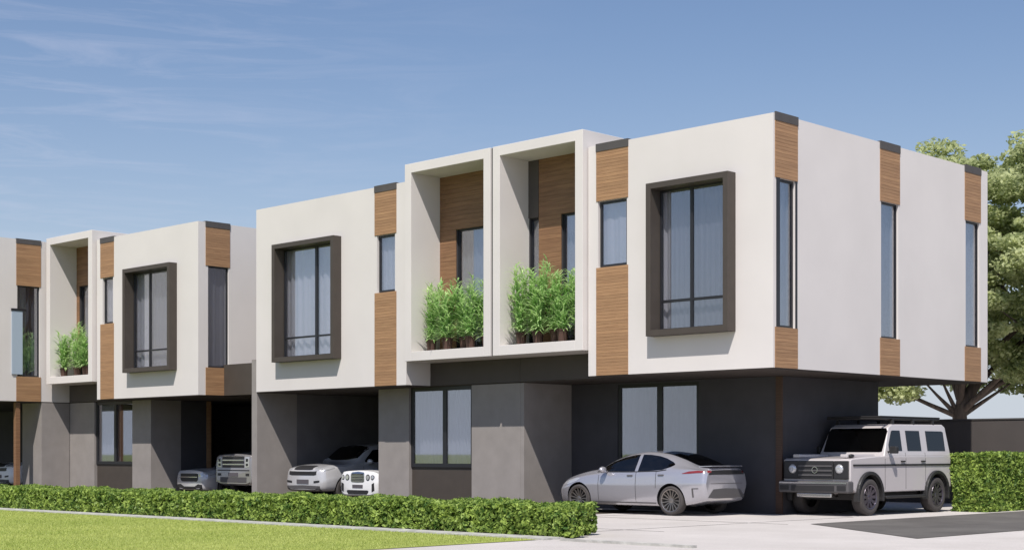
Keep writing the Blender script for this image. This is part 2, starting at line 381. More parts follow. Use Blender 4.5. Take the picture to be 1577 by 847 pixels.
slats('wood_panel', 'x', 0, -4.83, -3.89, 7.09, 8.22, -1, h1); slats('wood_panel', 'x', 0, -4.83, -3.89, ZB, 5.58, -1, h1); cap_front(h1, -4.83, -3.89)
window('x', .06, 1, -4.77, -3.95, 5.60, 7.07, h1, curt=[(-4.85,-3.85,'curtain')], seed=1)
surround(h1, *SB)
window('x', .06, 1, SB[0]+.13, SB[1]-.13, SB[2]+.13, SB[3]-.13, h1, mull=[(-2.20,-2.13)], rail=[(4.66,4.72)],
       curt=[(-3.12,-2.82,'curtain'),(-2.86,-.9,'curtain_sheer')], seed=3)
# corner slit window + two more on the side wall (the corner strip starts 5 cm from the corner)
slats('wood_panel', 'y', 0, .05, .87, 7.05, 8.22, 1, h1); slats('wood_panel', 'y', 0, .05, .87, ZB, 3.97, 1, h1)
boxes('parapet_cap', [(-.30,.03,.245,.875,8.222,8.40)], 'cap', h1)
boxes('parapet_cap', [(-.004,.03,.045,.243,8.222,8.40)], 'cap', h1)
window('y', -.05, -1, .2215, .785, 3.975, 7.045, h1, curt=[(.2,.86,'curtain_sheer')], seed=21)
boxes('window_jamb', [(.001,.012,.10,.2205,3.97,7.05),(.001,.012,.791,.86,3.97,7.05)], 'frame', h1)
strip_side(h1, 0, 4.16, 5.01); strip_side(h1, 0, 8.08, 8.88)
# balcony box
def balcony(h, a0, a1, z0=3.72, z1=8.77, yf=-.15, yb=.86, back=None, t=.24):
    bm = bmesh.new()
    bmx = [(a0, a0+t, yf, yb+.45, z0, z1), (a1-t, a1, yf, yb+.45, z0, z1), (a0+t, a1-t, yf, yb+.45, z1-t, z1), (a0+t, a1-t, yf, yb+.3, z0, z0+t)]
    for b in bmx: box(bm, *b)
    obj('balcony_frame', bm, 'stucco', h, bevel=.008)
    i0, i1 = a0+t, a1-t
    # back wall, timber boarding with openings
    wins = back['wins']; dark = back.get('dark', [])
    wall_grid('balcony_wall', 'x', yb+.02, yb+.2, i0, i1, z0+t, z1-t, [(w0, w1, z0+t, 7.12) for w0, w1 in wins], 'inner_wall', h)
    edges = sorted([(w0, w1, 'w') for w0, w1 in wins])
    bm_ = bmesh.new(); cur = i0
    def seg(a, b, c, d, nm='wood_back'):
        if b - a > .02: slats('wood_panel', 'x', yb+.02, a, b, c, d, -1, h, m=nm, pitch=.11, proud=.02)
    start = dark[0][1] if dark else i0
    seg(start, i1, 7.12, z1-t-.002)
    cur = start
    for w0, w1, _ in edges:
        if w1 <= start+.01: continue
        seg(cur, w0, z0+t+.002, 7.118); cur = w1
    seg(cur, i1, z0+t+.002, 7.118)
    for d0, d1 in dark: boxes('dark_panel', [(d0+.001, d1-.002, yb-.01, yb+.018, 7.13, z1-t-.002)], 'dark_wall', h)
    for k_, (w0, w1) in enumerate(wins):
        window('x', yb+.08, 1, w0, w1, z0+t, 7.12, h, curt=[(w0-.02, w1+.02, 'curtain_sheer')], seed=int(abs(a0)*7)+k_)
boxes('joint', [(-8.120,-8.050,-.10,.8,3.73,8.76)], 'frame', h1)
balcony(h1, -8.045, -5.12, back=dict(wins=[(-7.80,-7.48),(-6.72,-5.75)], dark=[(-7.83,-7.46)]))
# ground floor of the right end house
boxes('ground_wall', [(-9.80+1.72, -7.96, .86, 1.05, 0, 3.10)], 'tile_wall', h1)
boxes('ground_wall', [(-8.08, -7.96, 1.051, 2.60, 0, 3.10)], 'tile_wall', h1)
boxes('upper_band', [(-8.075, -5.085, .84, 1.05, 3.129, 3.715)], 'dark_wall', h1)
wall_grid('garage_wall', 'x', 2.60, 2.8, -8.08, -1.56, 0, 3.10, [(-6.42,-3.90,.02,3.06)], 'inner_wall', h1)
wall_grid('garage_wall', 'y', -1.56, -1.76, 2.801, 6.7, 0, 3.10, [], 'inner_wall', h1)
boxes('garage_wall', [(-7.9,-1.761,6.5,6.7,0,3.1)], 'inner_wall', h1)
boxes('corner_post', [(-1.70, -1.535, 2.55, 2.598, 0, 3.10)], 'wood_post', h1)
window('x', 2.62, 1, -6.42, -3.90, .02, 3.06, h1, mull=[(-5.19,-5.03)], fw=.09, curt=[(-6.5,-3.8,'blind')], seed=9)

# ---- second house (x -17.88..-8.08)
h2 = thing('townhouse', (-8.1,0,0), 0, 'white townhouse second from the right, two white cars in its open garage', 'house', GRP)
O2 = (-8.1, 0, 0)
def P(o):  # shift children so world coordinates stay as written
    return o
def fix_children(h):
    loc = h.location.copy()
    for c in [x for x in bpy.data.objects if x.parent == h]:
        c.location = c.location - loc
BX = (-16.76, -14.0, 3.92, 7.23)
wall_grid('wall', 'x', 0, .22, -17.86, -11.36, ZB, ZT, [(-12.52,-11.80,5.58,7.09),(BX[0]+.02,BX[1]-.02,BX[2]+.02,BX[3]-.02)], 'stucco', h2)
wall_grid('wall', 'y', -11.36, -11.58, .2205, 4, ZB, ZT, [], 'stucco', h2)
wall_grid('wall', 'y', -17.86, -17.64, .2205, 9.2, ZB, ZT, [], 'stucco', h2)
boxes('roof', [(-17.63,-11.59,.225,9.02,7.95,8.1), (-11.25,-8.09,1.32,9.02,7.95,8.1)], 'cap', h2)
boxes('floor_slab', [(-17.63,-11.59,.225,9.02,3.16,3.36)], 'room', h2)
boxes('soffit', [(-17.85,-11.37,.012,9.0,3.105,3.127),(-11.369,-8.09,.87,9,3.105,3.127)], 'soffit', h2)
boxes('interior_wall', [(-17.6,-11.6,3.2,3.3,3.37,7.94)], 'room', h2)
slats('wood_panel', 'x', 0, -12.60, -11.74, 7.09, 8.22, -1, h2); slats('wood_panel', 'x', 0, -12.60, -11.74, ZB, 5.58, -1, h2); cap_front(h2, -12.60, -11.74)
window('x', .06, 1, -12.50, -11.82, 5.60, 7.07, h2, curt=[(-12.6,-11.7,'curtain')], seed=31)
surround(h2, *BX)
window('x', .06, 1, BX[0]+.13, BX[1]-.13, BX[2]+.13, BX[3]-.13, h2, mull=[(-15.22,-15.12)], rail=[(4.58,4.63)],
       curt=[(-16.7,-13.9,'curtain')], seed=33)
boxes('joint', [(-11.355,-11.25,.03,.8,3.80,8.3)], 'frame', h2)
balcony(h2, -11.25, -8.125, back=dict(wins=[(-10.40,-9.30)]))
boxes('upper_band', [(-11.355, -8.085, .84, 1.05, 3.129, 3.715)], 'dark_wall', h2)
boxes('ground_wall', [(-9.82,-8.085,.86,1.05,0,3.10)], 'tile_wall', h2)
boxes('ground_wall', [(-13.46,-12.22,.86,1.05,0,3.10)], 'tile_wall', h2)
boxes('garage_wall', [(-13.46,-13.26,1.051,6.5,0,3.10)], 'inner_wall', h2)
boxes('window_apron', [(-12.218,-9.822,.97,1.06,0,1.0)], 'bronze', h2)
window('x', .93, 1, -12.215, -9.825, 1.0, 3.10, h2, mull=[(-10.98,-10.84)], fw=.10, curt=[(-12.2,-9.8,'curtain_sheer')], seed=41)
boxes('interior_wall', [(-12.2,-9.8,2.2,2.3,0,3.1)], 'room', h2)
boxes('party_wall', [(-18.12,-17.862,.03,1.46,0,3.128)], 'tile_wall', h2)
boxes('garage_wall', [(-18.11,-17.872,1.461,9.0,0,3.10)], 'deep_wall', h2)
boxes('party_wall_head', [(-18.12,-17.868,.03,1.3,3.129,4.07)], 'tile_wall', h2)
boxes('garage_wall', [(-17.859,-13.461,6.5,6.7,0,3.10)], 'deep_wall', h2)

# ---- third house (x -29.94..-20.8)
h3 = thing('townhouse', (-20.8,0,0), 0, 'white townhouse third from the right, across the carport gap, with one tall balcony box', 'house', GRP)
CX = (-24.64, -21.95, 3.92, 7.21)
wall_grid('wall', 'x', 0, .22, -26.65, -20.8, ZB, ZT, [(-26.30,-25.66,5.58,7.09),(CX[0]+.02,CX[1]-.02,CX[2]+.02,CX[3]-.02)], 'stucco', h3)
wall_grid('wall', 'y', -20.8, -21.02, .2205, 9.2, ZB, ZT, [(.35,1.10,3.97,7.05)], 'stucco', h3)
wall_grid('wall', 'y', -26.65, -26.43, .2205, 4, ZB, ZT, [], 'stucco', h3)
boxes('roof', [(-26.42,-21.03,.225,9.02,7.95,8.1), (-29.8,-26.67,1.32,9.02,7.95,8.1)], 'cap', h3)
boxes('floor_slab', [(-26.42,-21.03,.225,9.02,3.16,3.36)], 'room', h3)
boxes('soffit', [(-26.64,-20.812,.012,9.0,3.105,3.127),(-29.8,-26.641,.87,9,3.105,3.127)], 'soffit', h3)
boxes('interior_wall', [(-26.4,-21.1,3.2,3.3,3.37,7.94)], 'room', h3)
slats('wood_panel', 'x', 0, -26.42, -25.60, 7.09, 8.22, -1, h3); slats('wood_panel', 'x', 0, -26.42, -25.60, ZB, 5.58, -1, h3); cap_front(h3, -26.42, -25.60)
window('x', .06, 1, -26.28, -25.68, 5.60, 7.07, h3, curt=[(-26.4,-25.6,'curtain')], seed=51)
surround(h3, *CX)
window('x', .06, 1, CX[0]+.13, CX[1]-.13, CX[2]+.13, CX[3]-.13, h3, mull=[(-23.62,-23.54)], rail=[(4.58,4.63)], curt=[(-24.6,-23.7,'curtain'),(-23.7,-21.9,'curtain_sheer')], seed=53)
strip_side(h3, -20.8, .26, 1.14)
balcony(h3, -29.72, -26.72, z1=8.70, back=dict(wins=[(-29.3,-28.6)]))
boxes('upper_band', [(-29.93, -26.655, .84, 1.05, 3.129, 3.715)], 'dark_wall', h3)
boxes('ground_wall', [(-29.93,-28.30,.86,1.05,0,3.10)], 'tile_wall', h3)
boxes('ground_wall', [(-25.90,-24.78,.86,1.05,0,3.10)], 'tile_wall', h3)
boxes('ground_wall', [(-24.98,-24.78,1.051,2.0,0,3.10)], 'tile_wall', h3)
boxes('garage_wall', [(-24.98,-24.785,2.001,3.0,0,3.10)], 'inner_wall', h3)
boxes('corner_post', [(-24.92,-24.76,3.001,3.17,0,3.10)], 'wood', h3)
boxes('window_apron', [(-28.298,-25.902,.97,1.06,0,1.0)], 'bronze', h3)
window('x', .93, 1, -28.295, -25.905, 1.0, 3.10, h3, mull=[(-27.16,-27.02)], fw=.10, curt=[(-28.3,-27.0,'curtain_sheer')], seed=61)
boxes('interior_wall', [(-29.6,-25.0,2.2,2.3,0,3.1)], 'inner_wall', h3)
boxes('garage_wall', [(-29.9,-18.13,6.6,6.8,0,3.10)], 'deep_wall', h3)
boxes('garage_wall', [(-29.9,-29.7,1.06,6.59,0,3.10)], 'inner_wall', h3)
boxes('carport_beam', [(-20.798,-18.122,.92,1.12,3.13,4.07)], 'bronze', h3)
boxes('carport_roof', [(-20.798,-18.122,1.121,9.0,3.13,3.3)], 'soffit', h3)

# ---- fourth house at the left edge of the picture, standing forward
h4 = thing('townhouse', (-29.94,-5.2,0), 0, 'white townhouse at the far left, standing forward of its neighbour', 'house', GRP)
wall_grid('wall', 'y', -29.94, -30.16, -5.2, 9.0, ZB, 8.62, [(-1.10,-.28,3.97,7.05)], 'stucco', h4)
wall_grid('wall', 'x', -5.2, -4.98, -48, -30.161, ZB, 8.62, [], 'stucco', h4)
wall_grid('wall', 'y', -48, -47.78, -4.979, 9.0, ZB, 8.62, [], 'stucco', h4)
boxes('roof', [(-47.7,-30.17,-4.97,9.0,8.2,8.35)], 'cap', h4)
boxes('soffit', [(-47.99,-29.952,-5.188,9.0,3.105,3.127)], 'soffit', h4)
slats('wood_panel', 'y', -29.94, -1.14, -.24, 7.05, 8.47, 1, h4); slats('wood_panel', 'y', -29.94, -1.14, -.24, ZB, 3.97, 1, h4)
boxes('parapet_cap', [(-30.2,-29.91,-1.145,-.235,8.472,8.64)], 'cap', h4)
window('y', -29.99, -1, -1.10, -.28, 3.97, 7.05, h4, curt=[(-1.2,-.2,'blind')], seed=71)
boxes('pale_panel', [(-29.937,-29.895,-1.31,-.93,4.04,6.18)], 'panel_blue', h4)  # added pale blue panel standing in for a bright patch on the glass
boxes('pale_panel_cap', [(-29.939,-29.88,-1.33,-.80,6.182,6.26)], 'frame', h4)
boxes('ground_wall', [(-31.3,-29.95,-.20,0,0,3.10)], 'tile_wall', h4)
boxes('ground_wall', [(-30.15,-29.95,.001,.858,0,3.10)], 'tile_wall', h4)
boxes('corner_post', [(-30.20,-30.03,-1.1,-.95,0,3.10)], 'wood_back', h4)
boxes('garage_wall', [(-48,-30.16,4.6,4.8,0,3.10)], 'inner_wall', h4)
for h in (h2, h3, h4): fix_children(h)

# ------------------------------------------------------------------ boundary walls at the right
b1 = boxes('boundary_wall', [(-5.6, .62, 12.0, 12.18, 0, 2.26)], 'dark_wall'); tag(b1, 'dark grey boundary wall behind the boxy off-road car', 'wall')
o = boxes('coping', [(-5.62, .622, 11.98, 12.2, 2.261, 2.30)], 'cap', b1)
b2 = boxes('boundary_wall', [(.626, 16, 12.0, 12.18, 0, 2.26)], 'bronze'); tag(b2, 'brown-grey garden wall behind the tall clipped hedge at the right', 'wall')
o = boxes('coping', [(.628, 16, 11.98, 12.2, 2.261, 2.30)], 'cap', b2)

# ------------------------------------------------------------------ foliage helpers
def leaf_quads(P_, Nn, size, jit=.9, asp=1.7, fold=0):
    """diamond leaves at points P_ with outward normals Nn jittered"""
    n = len(P_)
    d = Nn + nrng.normal(0, jit, (n, 3)); d /= np.linalg.norm(d, axis=1)[:, None]
    a = nrng.normal(0, 1, (n, 3)); a -= (a*d).sum(1)[:, None]*d; a /= np.linalg.norm(a, axis=1)[:, None]
    b = np.cross(d, a); s = size*nrng.uniform(.65, 1.35, n)[:, None]
    return np.stack([P_ - a*s*asp*.5, P_ + b*s*.5, P_ + a*s*asp*.5, P_ - b*s*.5], 1)
def box_points(x0, x1, y0, y1, z0, z1, dens, depth):
    pts, nor = [], []
    for ax, side in ((0,0),(0,1),(1,0),(1,1),(2,1)):
        dims = [(x0,x1),(y0,y1),(z0,z1)]; o_ = [i for i in range(3) if i != ax]
        area = (dims[o_[0]][1]-dims[o_[0]][0])*(dims[o_[1]][1]-dims[o_[1]][0]); n = int(area*dens)
        p = np.zeros((n,3)); nn = np.zeros((n,3)); sg = 1 if side else -1
        for q in o_: p[:,q] = nrng.uniform(dims[q][0], dims[q][1], n)
        p[:,ax] = dims[ax][side] - sg*np.abs(nrng.normal(0, depth, n)) + sg*.015
        nn[:,ax] = sg; pts.append(p); nor.append(nn)
    return np.concatenate(pts), np.concatenate(nor)
def wob(p, amp):
    q = p.copy()
    for a_, f_, ph in ((.5,2.3,0),(.3,5.1,1),(.2,11.3,2)):
        q[:,2] += amp*a_*np.sin(p[:,0]*f_+p[:,1]*f_*1.3+ph)*np.clip(p[:,2]*2,0,1)
        q[:,1] += amp*a_*np.sin(p[:,0]*f_*1.2+p[:,2]*4+ph)
        q[:,0] += amp*a_*np.sin(p[:,1]*f_*1.2+p[:,2]*4+ph)
    return q
def hedge(name, parts, dens, size, label, core):
    h = thing(name, (parts[0][0], parts[0][2], 0), 0, label, 'hedge'); ps, ns = [], []
    for b in parts:
        p, n = box_points(*b, dens, .05); ps.append(wob(p, .05)); ns.append(n)
    p = np.concatenate(ps); n = np.concatenate(ns)
    f = mesh_np('foliage', leaf_quads(p, n, size), 4, 'hedge_leaf', h)
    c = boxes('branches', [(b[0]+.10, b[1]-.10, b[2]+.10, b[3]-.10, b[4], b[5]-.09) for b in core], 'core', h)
    fix_children(h); return h
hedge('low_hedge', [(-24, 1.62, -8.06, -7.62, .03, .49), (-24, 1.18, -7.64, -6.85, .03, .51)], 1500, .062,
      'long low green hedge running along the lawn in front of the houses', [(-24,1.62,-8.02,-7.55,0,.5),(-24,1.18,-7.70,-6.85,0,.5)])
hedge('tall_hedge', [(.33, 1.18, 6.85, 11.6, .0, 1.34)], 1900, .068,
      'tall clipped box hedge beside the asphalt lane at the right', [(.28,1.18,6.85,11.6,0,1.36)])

# ------------------------------------------------------------------ potted bamboo
def bamboo(x, y, z, h, label, seed, spread=.75):
    r = random.Random(seed)
    XLIM = (-7.79, -5.38) if x > -8 else (-10.99, -8.38) if x > -11 else (-29.46, -26.98)
    t = thing('potted_bamboo', (x, y, z), r.uniform(0, 6), label, 'potted plant', 'potted bamboo plants on the balconies')
    bm = bmesh.new(); n = 16; rings = []
    for rr, zz in ((.10, 0), (.13, .27), (.145, .27), (.145, .30), (.125, .30), (.12, .285), (0.001, .285)):
        rings.append([bm.verts.new((rr*math.cos(6.2832*i/n), rr*math.sin(6.2832*i/n), zz)) for i in range(n)])
    for a, b in zip(rings, rings[1:]):
        for i in range(n): bm.faces.new([a[i], a[(i+1)%n], b[(i+1)%n], b[i]])
    bm.faces.new(rings[0][::-1]); obj('pot', bm, 'pot', t, smooth=False)
    quads = []; bm = bmesh.new()
    def blade(p, az, el, ln, wd):
        d = Vector((math.cos(az)*math.cos(el), math.sin(az)*math.cos(el), math.sin(el)))
        s = Vector((-math.sin(az), math.cos(az), 0)); q = [p]; 
        for k in range(3):
            q.append(q[-1] + d*ln/3); d = (d + Vector((0, 0, -.34))).normalized()
        if any(not (XLIM[0] < (t.matrix_basis @ a).x < XLIM[1]) for a in q): return
        ws = (.25, 1, .75, .06)
        for k in range(3):
            a, b = q[k], q[k+1]; quads.append([a - s*wd*ws[k], a + s*wd*ws[k], b + s*wd*ws[k+1], b - s*wd*ws[k+1]])
    for _ in range(r.randint(11, 13)):
        az0 = r.uniform(0, 6.28); lean = r.uniform(.0, spread)*.42; hh = h*r.uniform(.55, 1.04)
        base = Vector((math.cos(az0)*.05, math.sin(az0)*.05, .29)); tip = base + Vector((math.cos(az0)*lean, math.sin(az0)*lean, hh-.29))
        pr = None
        for k in range(7):
            f = k/6; p = base.lerp(tip, f) + Vector((math.cos(az0), math.sin(az0), 0))*lean*.25*f*f
            rad = .011*(1-.75*f); ring = [bm.verts.new(p + Vector((rad*math.cos(a), rad*math.sin(a), 0))) for a in (0, 2.1, 4.2)]
            if pr:
                for i in range(3): bm.faces.new([pr[i], pr[(i+1)%3], ring[(i+1)%3], ring[i]])
            pr = ring
        m_ = int(58*hh/1.6)
        for k in range(m_):
            f = 1.0*k/m_; p = base.lerp(tip, f) + Vector((math.cos(az0), math.sin(az0), 0))*lean*.25*f*f
            blade(p, r.uniform(0, 6.28), r.uniform(.0 if f < .3 else .3, 1.15), r.uniform(.30, .52)*(1-.35*f), r.uniform(.013, .023))
    obj('stem', bm, 'bamboo', t)
    mesh_np('foliage', np.array([[list(v) for v in q] for q in quads]), 4, 'bamboo', t)
    return t
zp = 3.965
ORD = ['leftmost', 'second', 'third', 'fourth', 'fifth', 'rightmost']
spots1 = [(-7.42,.20,2.05),(-7.02,.38,1.55),(-6.78,.10,1.80),(-6.38,.30,1.70),(-6.0,.12,1.85),(-5.62,.30,1.65)]
spots2 = [(-10.62,.20,1.95),(-10.22,.38,1.45),(-9.92,.10,1.68),(-9.50,.30,1.62),(-9.10,.12,1.72),(-8.70,.30,1.60)]
spots3 = [(-29.15,.20,1.60),(-28.35,.25,1.72),(-27.62,.15,1.55)]
for i, (x, y, h_) in enumerate(spots1): bamboo(x, y, zp, h_, ORD[i] + ' potted bamboo in the right one of the two adjoining balcony boxes', 100+i)
for i, (x, y, h_) in enumerate(spots2): bamboo(x, y, zp, h_, ORD[i] + ' potted bamboo in the left one of the two adjoining balcony boxes', 200+i)
for i, (x, y, h_) in enumerate(spots3): bamboo(x, y, zp, h_, ['leftmost','middle','rightmost'][i] + ' potted bamboo in the distant balcony box near the left edge', 300+i)

# ------------------------------------------------------------------ tree
def limb(bm, pts, rad, n=8):
    pr = None
    for i, p in enumerate(pts):
        d = (pts[min(i+1, len(pts)-1)] - pts[max(i-1, 0)]).normalized(); a = d.orthogonal().normalized(); b = d.cross(a)
        ring = [bm.verts.new(p + (a*math.cos(6.2832*k/n) + b*math.sin(6.2832*k/n))*rad[i]) for k in range(n)]
        if pr:
            # align rings
            best = min(range(n), key=lambda s: sum((pr[k].co - ring[(k+s) % n].co).length for k in range(n)))
            ring = ring[best:] + ring[:best]
            for k in range(n): bm.faces.new([pr[k], pr[(k+1)%n], ring[(k+1)%n], ring[k]])
        pr = ring
    bm.faces.new(pr)
def tree(x, y, th, rad, z0, label, seed, off=(0,0), trunk_r=.26, nl=12, leafs=90000, size=.12, split=3.0):
    r = random.Random(seed); t = thing('broadleaf_tree', (x, y, 0), 0, label, 'tree')
    bm = bmesh.new()
    top = Vector((off[0]*.3, off[1]*.3, split+1.2))
    limb(bm, [Vector((0,0,-.1)), Vector((.03,0,.5)), Vector((.05,.05,1.6)), Vector((0,.05,split-.3)), top], [trunk_r*1.35, trunk_r*1.05, trunk_r, trunk_r*.95, trunk_r*.6], 12)
    cents = []
    zc = (z0+th)/2; hz_ = (th-z0)/2
    for i in range(nl):
        az = 6.2832*i/nl + r.uniform(-.25, .25); f = r.uniform(.0, 1.0); st = Vector((0, .04, split*.86 + f*1.3))
        u = r.uniform(-.75, .8); rr = rad*math.sqrt(max(.05, 1-u*u))*r.uniform(.70, .95)
        e = Vector((off[0]+math.cos(az)*rr, off[1]+math.sin(az)*rr, zc+u*hz_*.9))
        e.z = max(e.z, z0+.5)
        m_ = st.lerp(e, .45) + Vector((r.uniform(-.3,.3), r.uniform(-.3,.3), .55 if e.z > 5 else .15))
        m0 = st.lerp(m_, .5) + Vector((0, 0, .1))
        limb(bm, [st, m0, m_, m_.lerp(e, .6)+Vector((0,0,.12)), e], [trunk_r*.48, trunk_r*.34, trunk_r*.22, trunk_r*.12, .02], 7)
        for s_ in range(9):
            f2 = r.uniform(.35, 1.0); b0 = (m_.lerp(e, (f2-.35)/.65)); e2 = b0 + Vector((r.gauss(0, 1.0), r.gauss(0, 1.0), r.gauss(.35, .6)))
            limb(bm, [b0, b0.lerp(e2, .5)+Vector((0,0,.1)), e2], [.05, .03, .01], 5); cents.append(e2)
        cents.append(e)
    for a_, z_ in ((-.6,11.4),(-1.2,10.9),(-.2,9.6),(3.4,2.9),(4.6,3.0),(5.2,3.3),(-1.8,3.3),(-2.9,3.3),(-2.6,3.7),(-2.0,3.5),(-1.4,4.0),(-3.2,4.1),(-.8,4.3),(1.2,4.4),(2.2,4.0),(3.0,3.5),(3.8,3.1),(4.4,3.6),(4.2,2.7)):
        e = Vector((AX.x*a_, -AX.y*a_, z_))
        if z_ < 6 and abs(a_) < 2.8: limb(bm, [Vector((0, .04, split*.85)), e*.5+Vector((0, 0, split*.42)), e], [.10, .05, .012], 6)
        cents.append(e)
    obj('trunk', bm, 'bark', t, smooth=True)
    k = 0
    while k < 300:
        v = Vector((r.uniform(-1,1), r.uniform(-1,1), r.uniform(-1,1)))
        if .35 < v.length < 1:
            cents.append(Vector((off[0]+v.x*rad, off[1]+v.y*rad, zc+v.z*hz_))); k += 1
    # clumps: flattened sprays, layered
    per = leafs//len(cents); ps, ns = [], []
    for c in cents:
        sc = r.uniform(.5, 1.0); q = nrng.normal(0, 1, (per, 3)); q /= np.maximum(np.linalg.norm(q, axis=1)[:, None], .01); q *= (nrng.uniform(0, 1, per)**.45)[:, None]
        tilt = r.uniform(-.25, .25); q = q*np.array([sc, sc, sc*.42]); q[:, 2] += q[:, 0]*tilt
        ps.append(q + np.array(c)); nn = np.tile([.3, -.55, .75], (per, 1)).astype(float); ns.append(nn)
    mesh_np('crown', leaf_quads(np.concatenate(ps), np.concatenate(ns), size, jit=.55), 4, 'tree_leaf', t)
    return t
tree(-6.5, 20.0, 11.9, 5.4, 3.2, 'large spreading green tree behind the right end of the houses', 5, off=(2.0, 1.9), nl=9, size=.10, leafs=170000)

# ------------------------------------------------------------------ cars
def pchip(xs, ys):
    xs = np.array(xs, float); ys = np.array(ys, float); h = np.diff(xs); d = np.diff(ys)/h; m = np.zeros(len(xs))
    m[0], m[-1] = d[0], d[-1]
    for i in range(1, len(xs)-1):
        m[i] = 0 if d[i-1]*d[i] <= 0 else 2*d[i-1]*d[i]/(d[i-1]+d[i])
    def f(x):
        i = int(np.clip(np.searchsorted(xs, x)-1, 0, len(h)-1)); t = (x-xs[i])/h[i]
        return float((2*t**3-3*t*t+1)*ys[i]+(t**3-2*t*t+t)*h[i]*m[i]+(-2*t**3+3*t*t)*ys[i+1]+(t**3-t*t)*h[i]*m[i+1])
    return f
def crom(P4, t):
    a, b, c, d = P4
    return tuple(.5*((2*b[i])+(-a[i]+c[i])*t+(2*a[i]-5*b[i]+4*c[i]-d[i])*t*t+(-a[i]+3*b[i]-3*c[i]+d[i])*t**3) for i in range(2))
def body_mesh(st, ny=72, sub=4):
    """st: dict of station columns; nose at y=0, tail at y=max. returns bmesh"""
    Y = st['y']; F = {k: pchip(Y, v) for k, v in st.items() if k != 'y'}
    # denser near ends
    ys = [Y[-1]*(.5-.5*math.cos(math.pi*i/ny)) for i in range(ny+1)]
    bm = bmesh.new(); rings = []
    for y in ys:
        g = {k: f(y) for k, f in F.items()}
        pts = [(0, g['zb']), (g['ws']*.75, g['zb']), (g['ws'], g['zb']+.05), (g['wm'], g['zm']), (g['wm']*.5+g['wb']*.5+.012, (g['zm']+g['zt'])/2),
               (g['wb'], g['zt']), (g['wb']*.52+g['wr']*.48+.01, g['zt']*.5+g['ze']*.5), (g['wr'], g['ze']), (g['wr']*.62, g['ze']*.35+g['top']*.65), (0, g['top'])]
        out_ = []
        ext = [(-pts[1][0], pts[1][1])] + pts + [(-pts[-2][0], pts[-2][1])]
        for i in range(len(pts)-1):
            for k in range(sub):
                out_.append(crom(ext[i:i+4], k/sub))
        out_.append(pts[-1])
        half = [(max(0, a), b) for a, b in out_]
        full = half + [(-a, b) for a, b in half[-2:0:-1]]
        rings.append([bm.verts.new((a, y, b)) for a, b in full])
    n = len(rings[0])
    for a, b in zip(rings, rings[1:]):
        for i in range(n): bm.faces.new([a[i], a[(i+1)%n], b[(i+1)%n], b[i]])
    bm.faces.new(rings[0]); bm.faces.new(rings[-1][::-1])
    bmesh.ops.recalc_face_normals(bm, faces=bm.faces)
    return bm
DIRS = {'R': (Vector((3,0,0)), Vector((-1,0,0))), 'L': (Vector((-3,0,0)), Vector((1,0,0))), 'F': (Vector((0,-3,0)), Vector((0,1,0))),
        'B': (Vector((0,9,0)), Vector((0,-1,0))), 'T': (Vector((0,0,4)), Vector((0,0,-1)))}
def decal(name, bvh, side, cols, m, parent, off=.004, step=.04, nv=6, cap=.012):
    """conforming patch: cols = [(u, lo, hi), ...]; u,v = (y,z) for R/L, (x,z) for F/B, (x,y) for T"""
    base, d = DIRS[side]; us = []
    for a, b in zip(cols, cols[1:]):
        k = max(1, int(abs(b[0]-a[0])/step))
        for i in range(k): f = i/k; us.append(tuple(a[j]+(b[j]-a[j])*f for j in range(3)))
    us.append(cols[-1]); bm = bmesh.new(); grid = []
    for u, lo, hi in us:
        row = []
        for j in range(nv+1):
            v = lo+(hi-lo)*j/nv
            p = Vector((base.x, u, v)) if side in 'RL' else Vector((u, base.y, v)) if side in 'FB' else Vector((u, v, base.z))
            loc, nr, ix, dist = bvh.ray_cast(p, d)
            if loc is None: row.append(None)
            else:
                if nr.dot(d) > 0: nr = -nr
                row.append(bm.verts.new(loc + nr*off))
        grid.append(row)
    for i in range(len(grid)-1):
        for j in range(nv):
            q = [grid[i][j], grid[i+1][j], grid[i+1][j+1], grid[i][j+1]]
            if all(q) and len({id(x) for x in q}) == 4:
                try:
                    if max((a.co-b.co).length for a in q for b in q) < .5: bm.faces.new(q)
                except ValueError: pass
    bmesh.ops.remove_doubles(bm, verts=bm.verts, dist=.0005)
    # face outward
    for f in bm.faces:
        f.normal_update()
        if f.normal.dot(d) > 0: f.normal_flip()
    # skirt
    be = [e for e in bm.edges if e.is_boundary]
    ex = bmesh.ops.extrude_edge_only(bm, edges=be)['geom']
    for v in [g for g in ex if isinstance(g, bmesh.types.BMVert)]: v.co += d*cap
    loose = [v for v in bm.verts if not v.link_faces]
    if loose: bmesh.ops.delete(bm, geom=loose, context='VERTS')
    return obj(name, bm, m, parent, smooth=False)
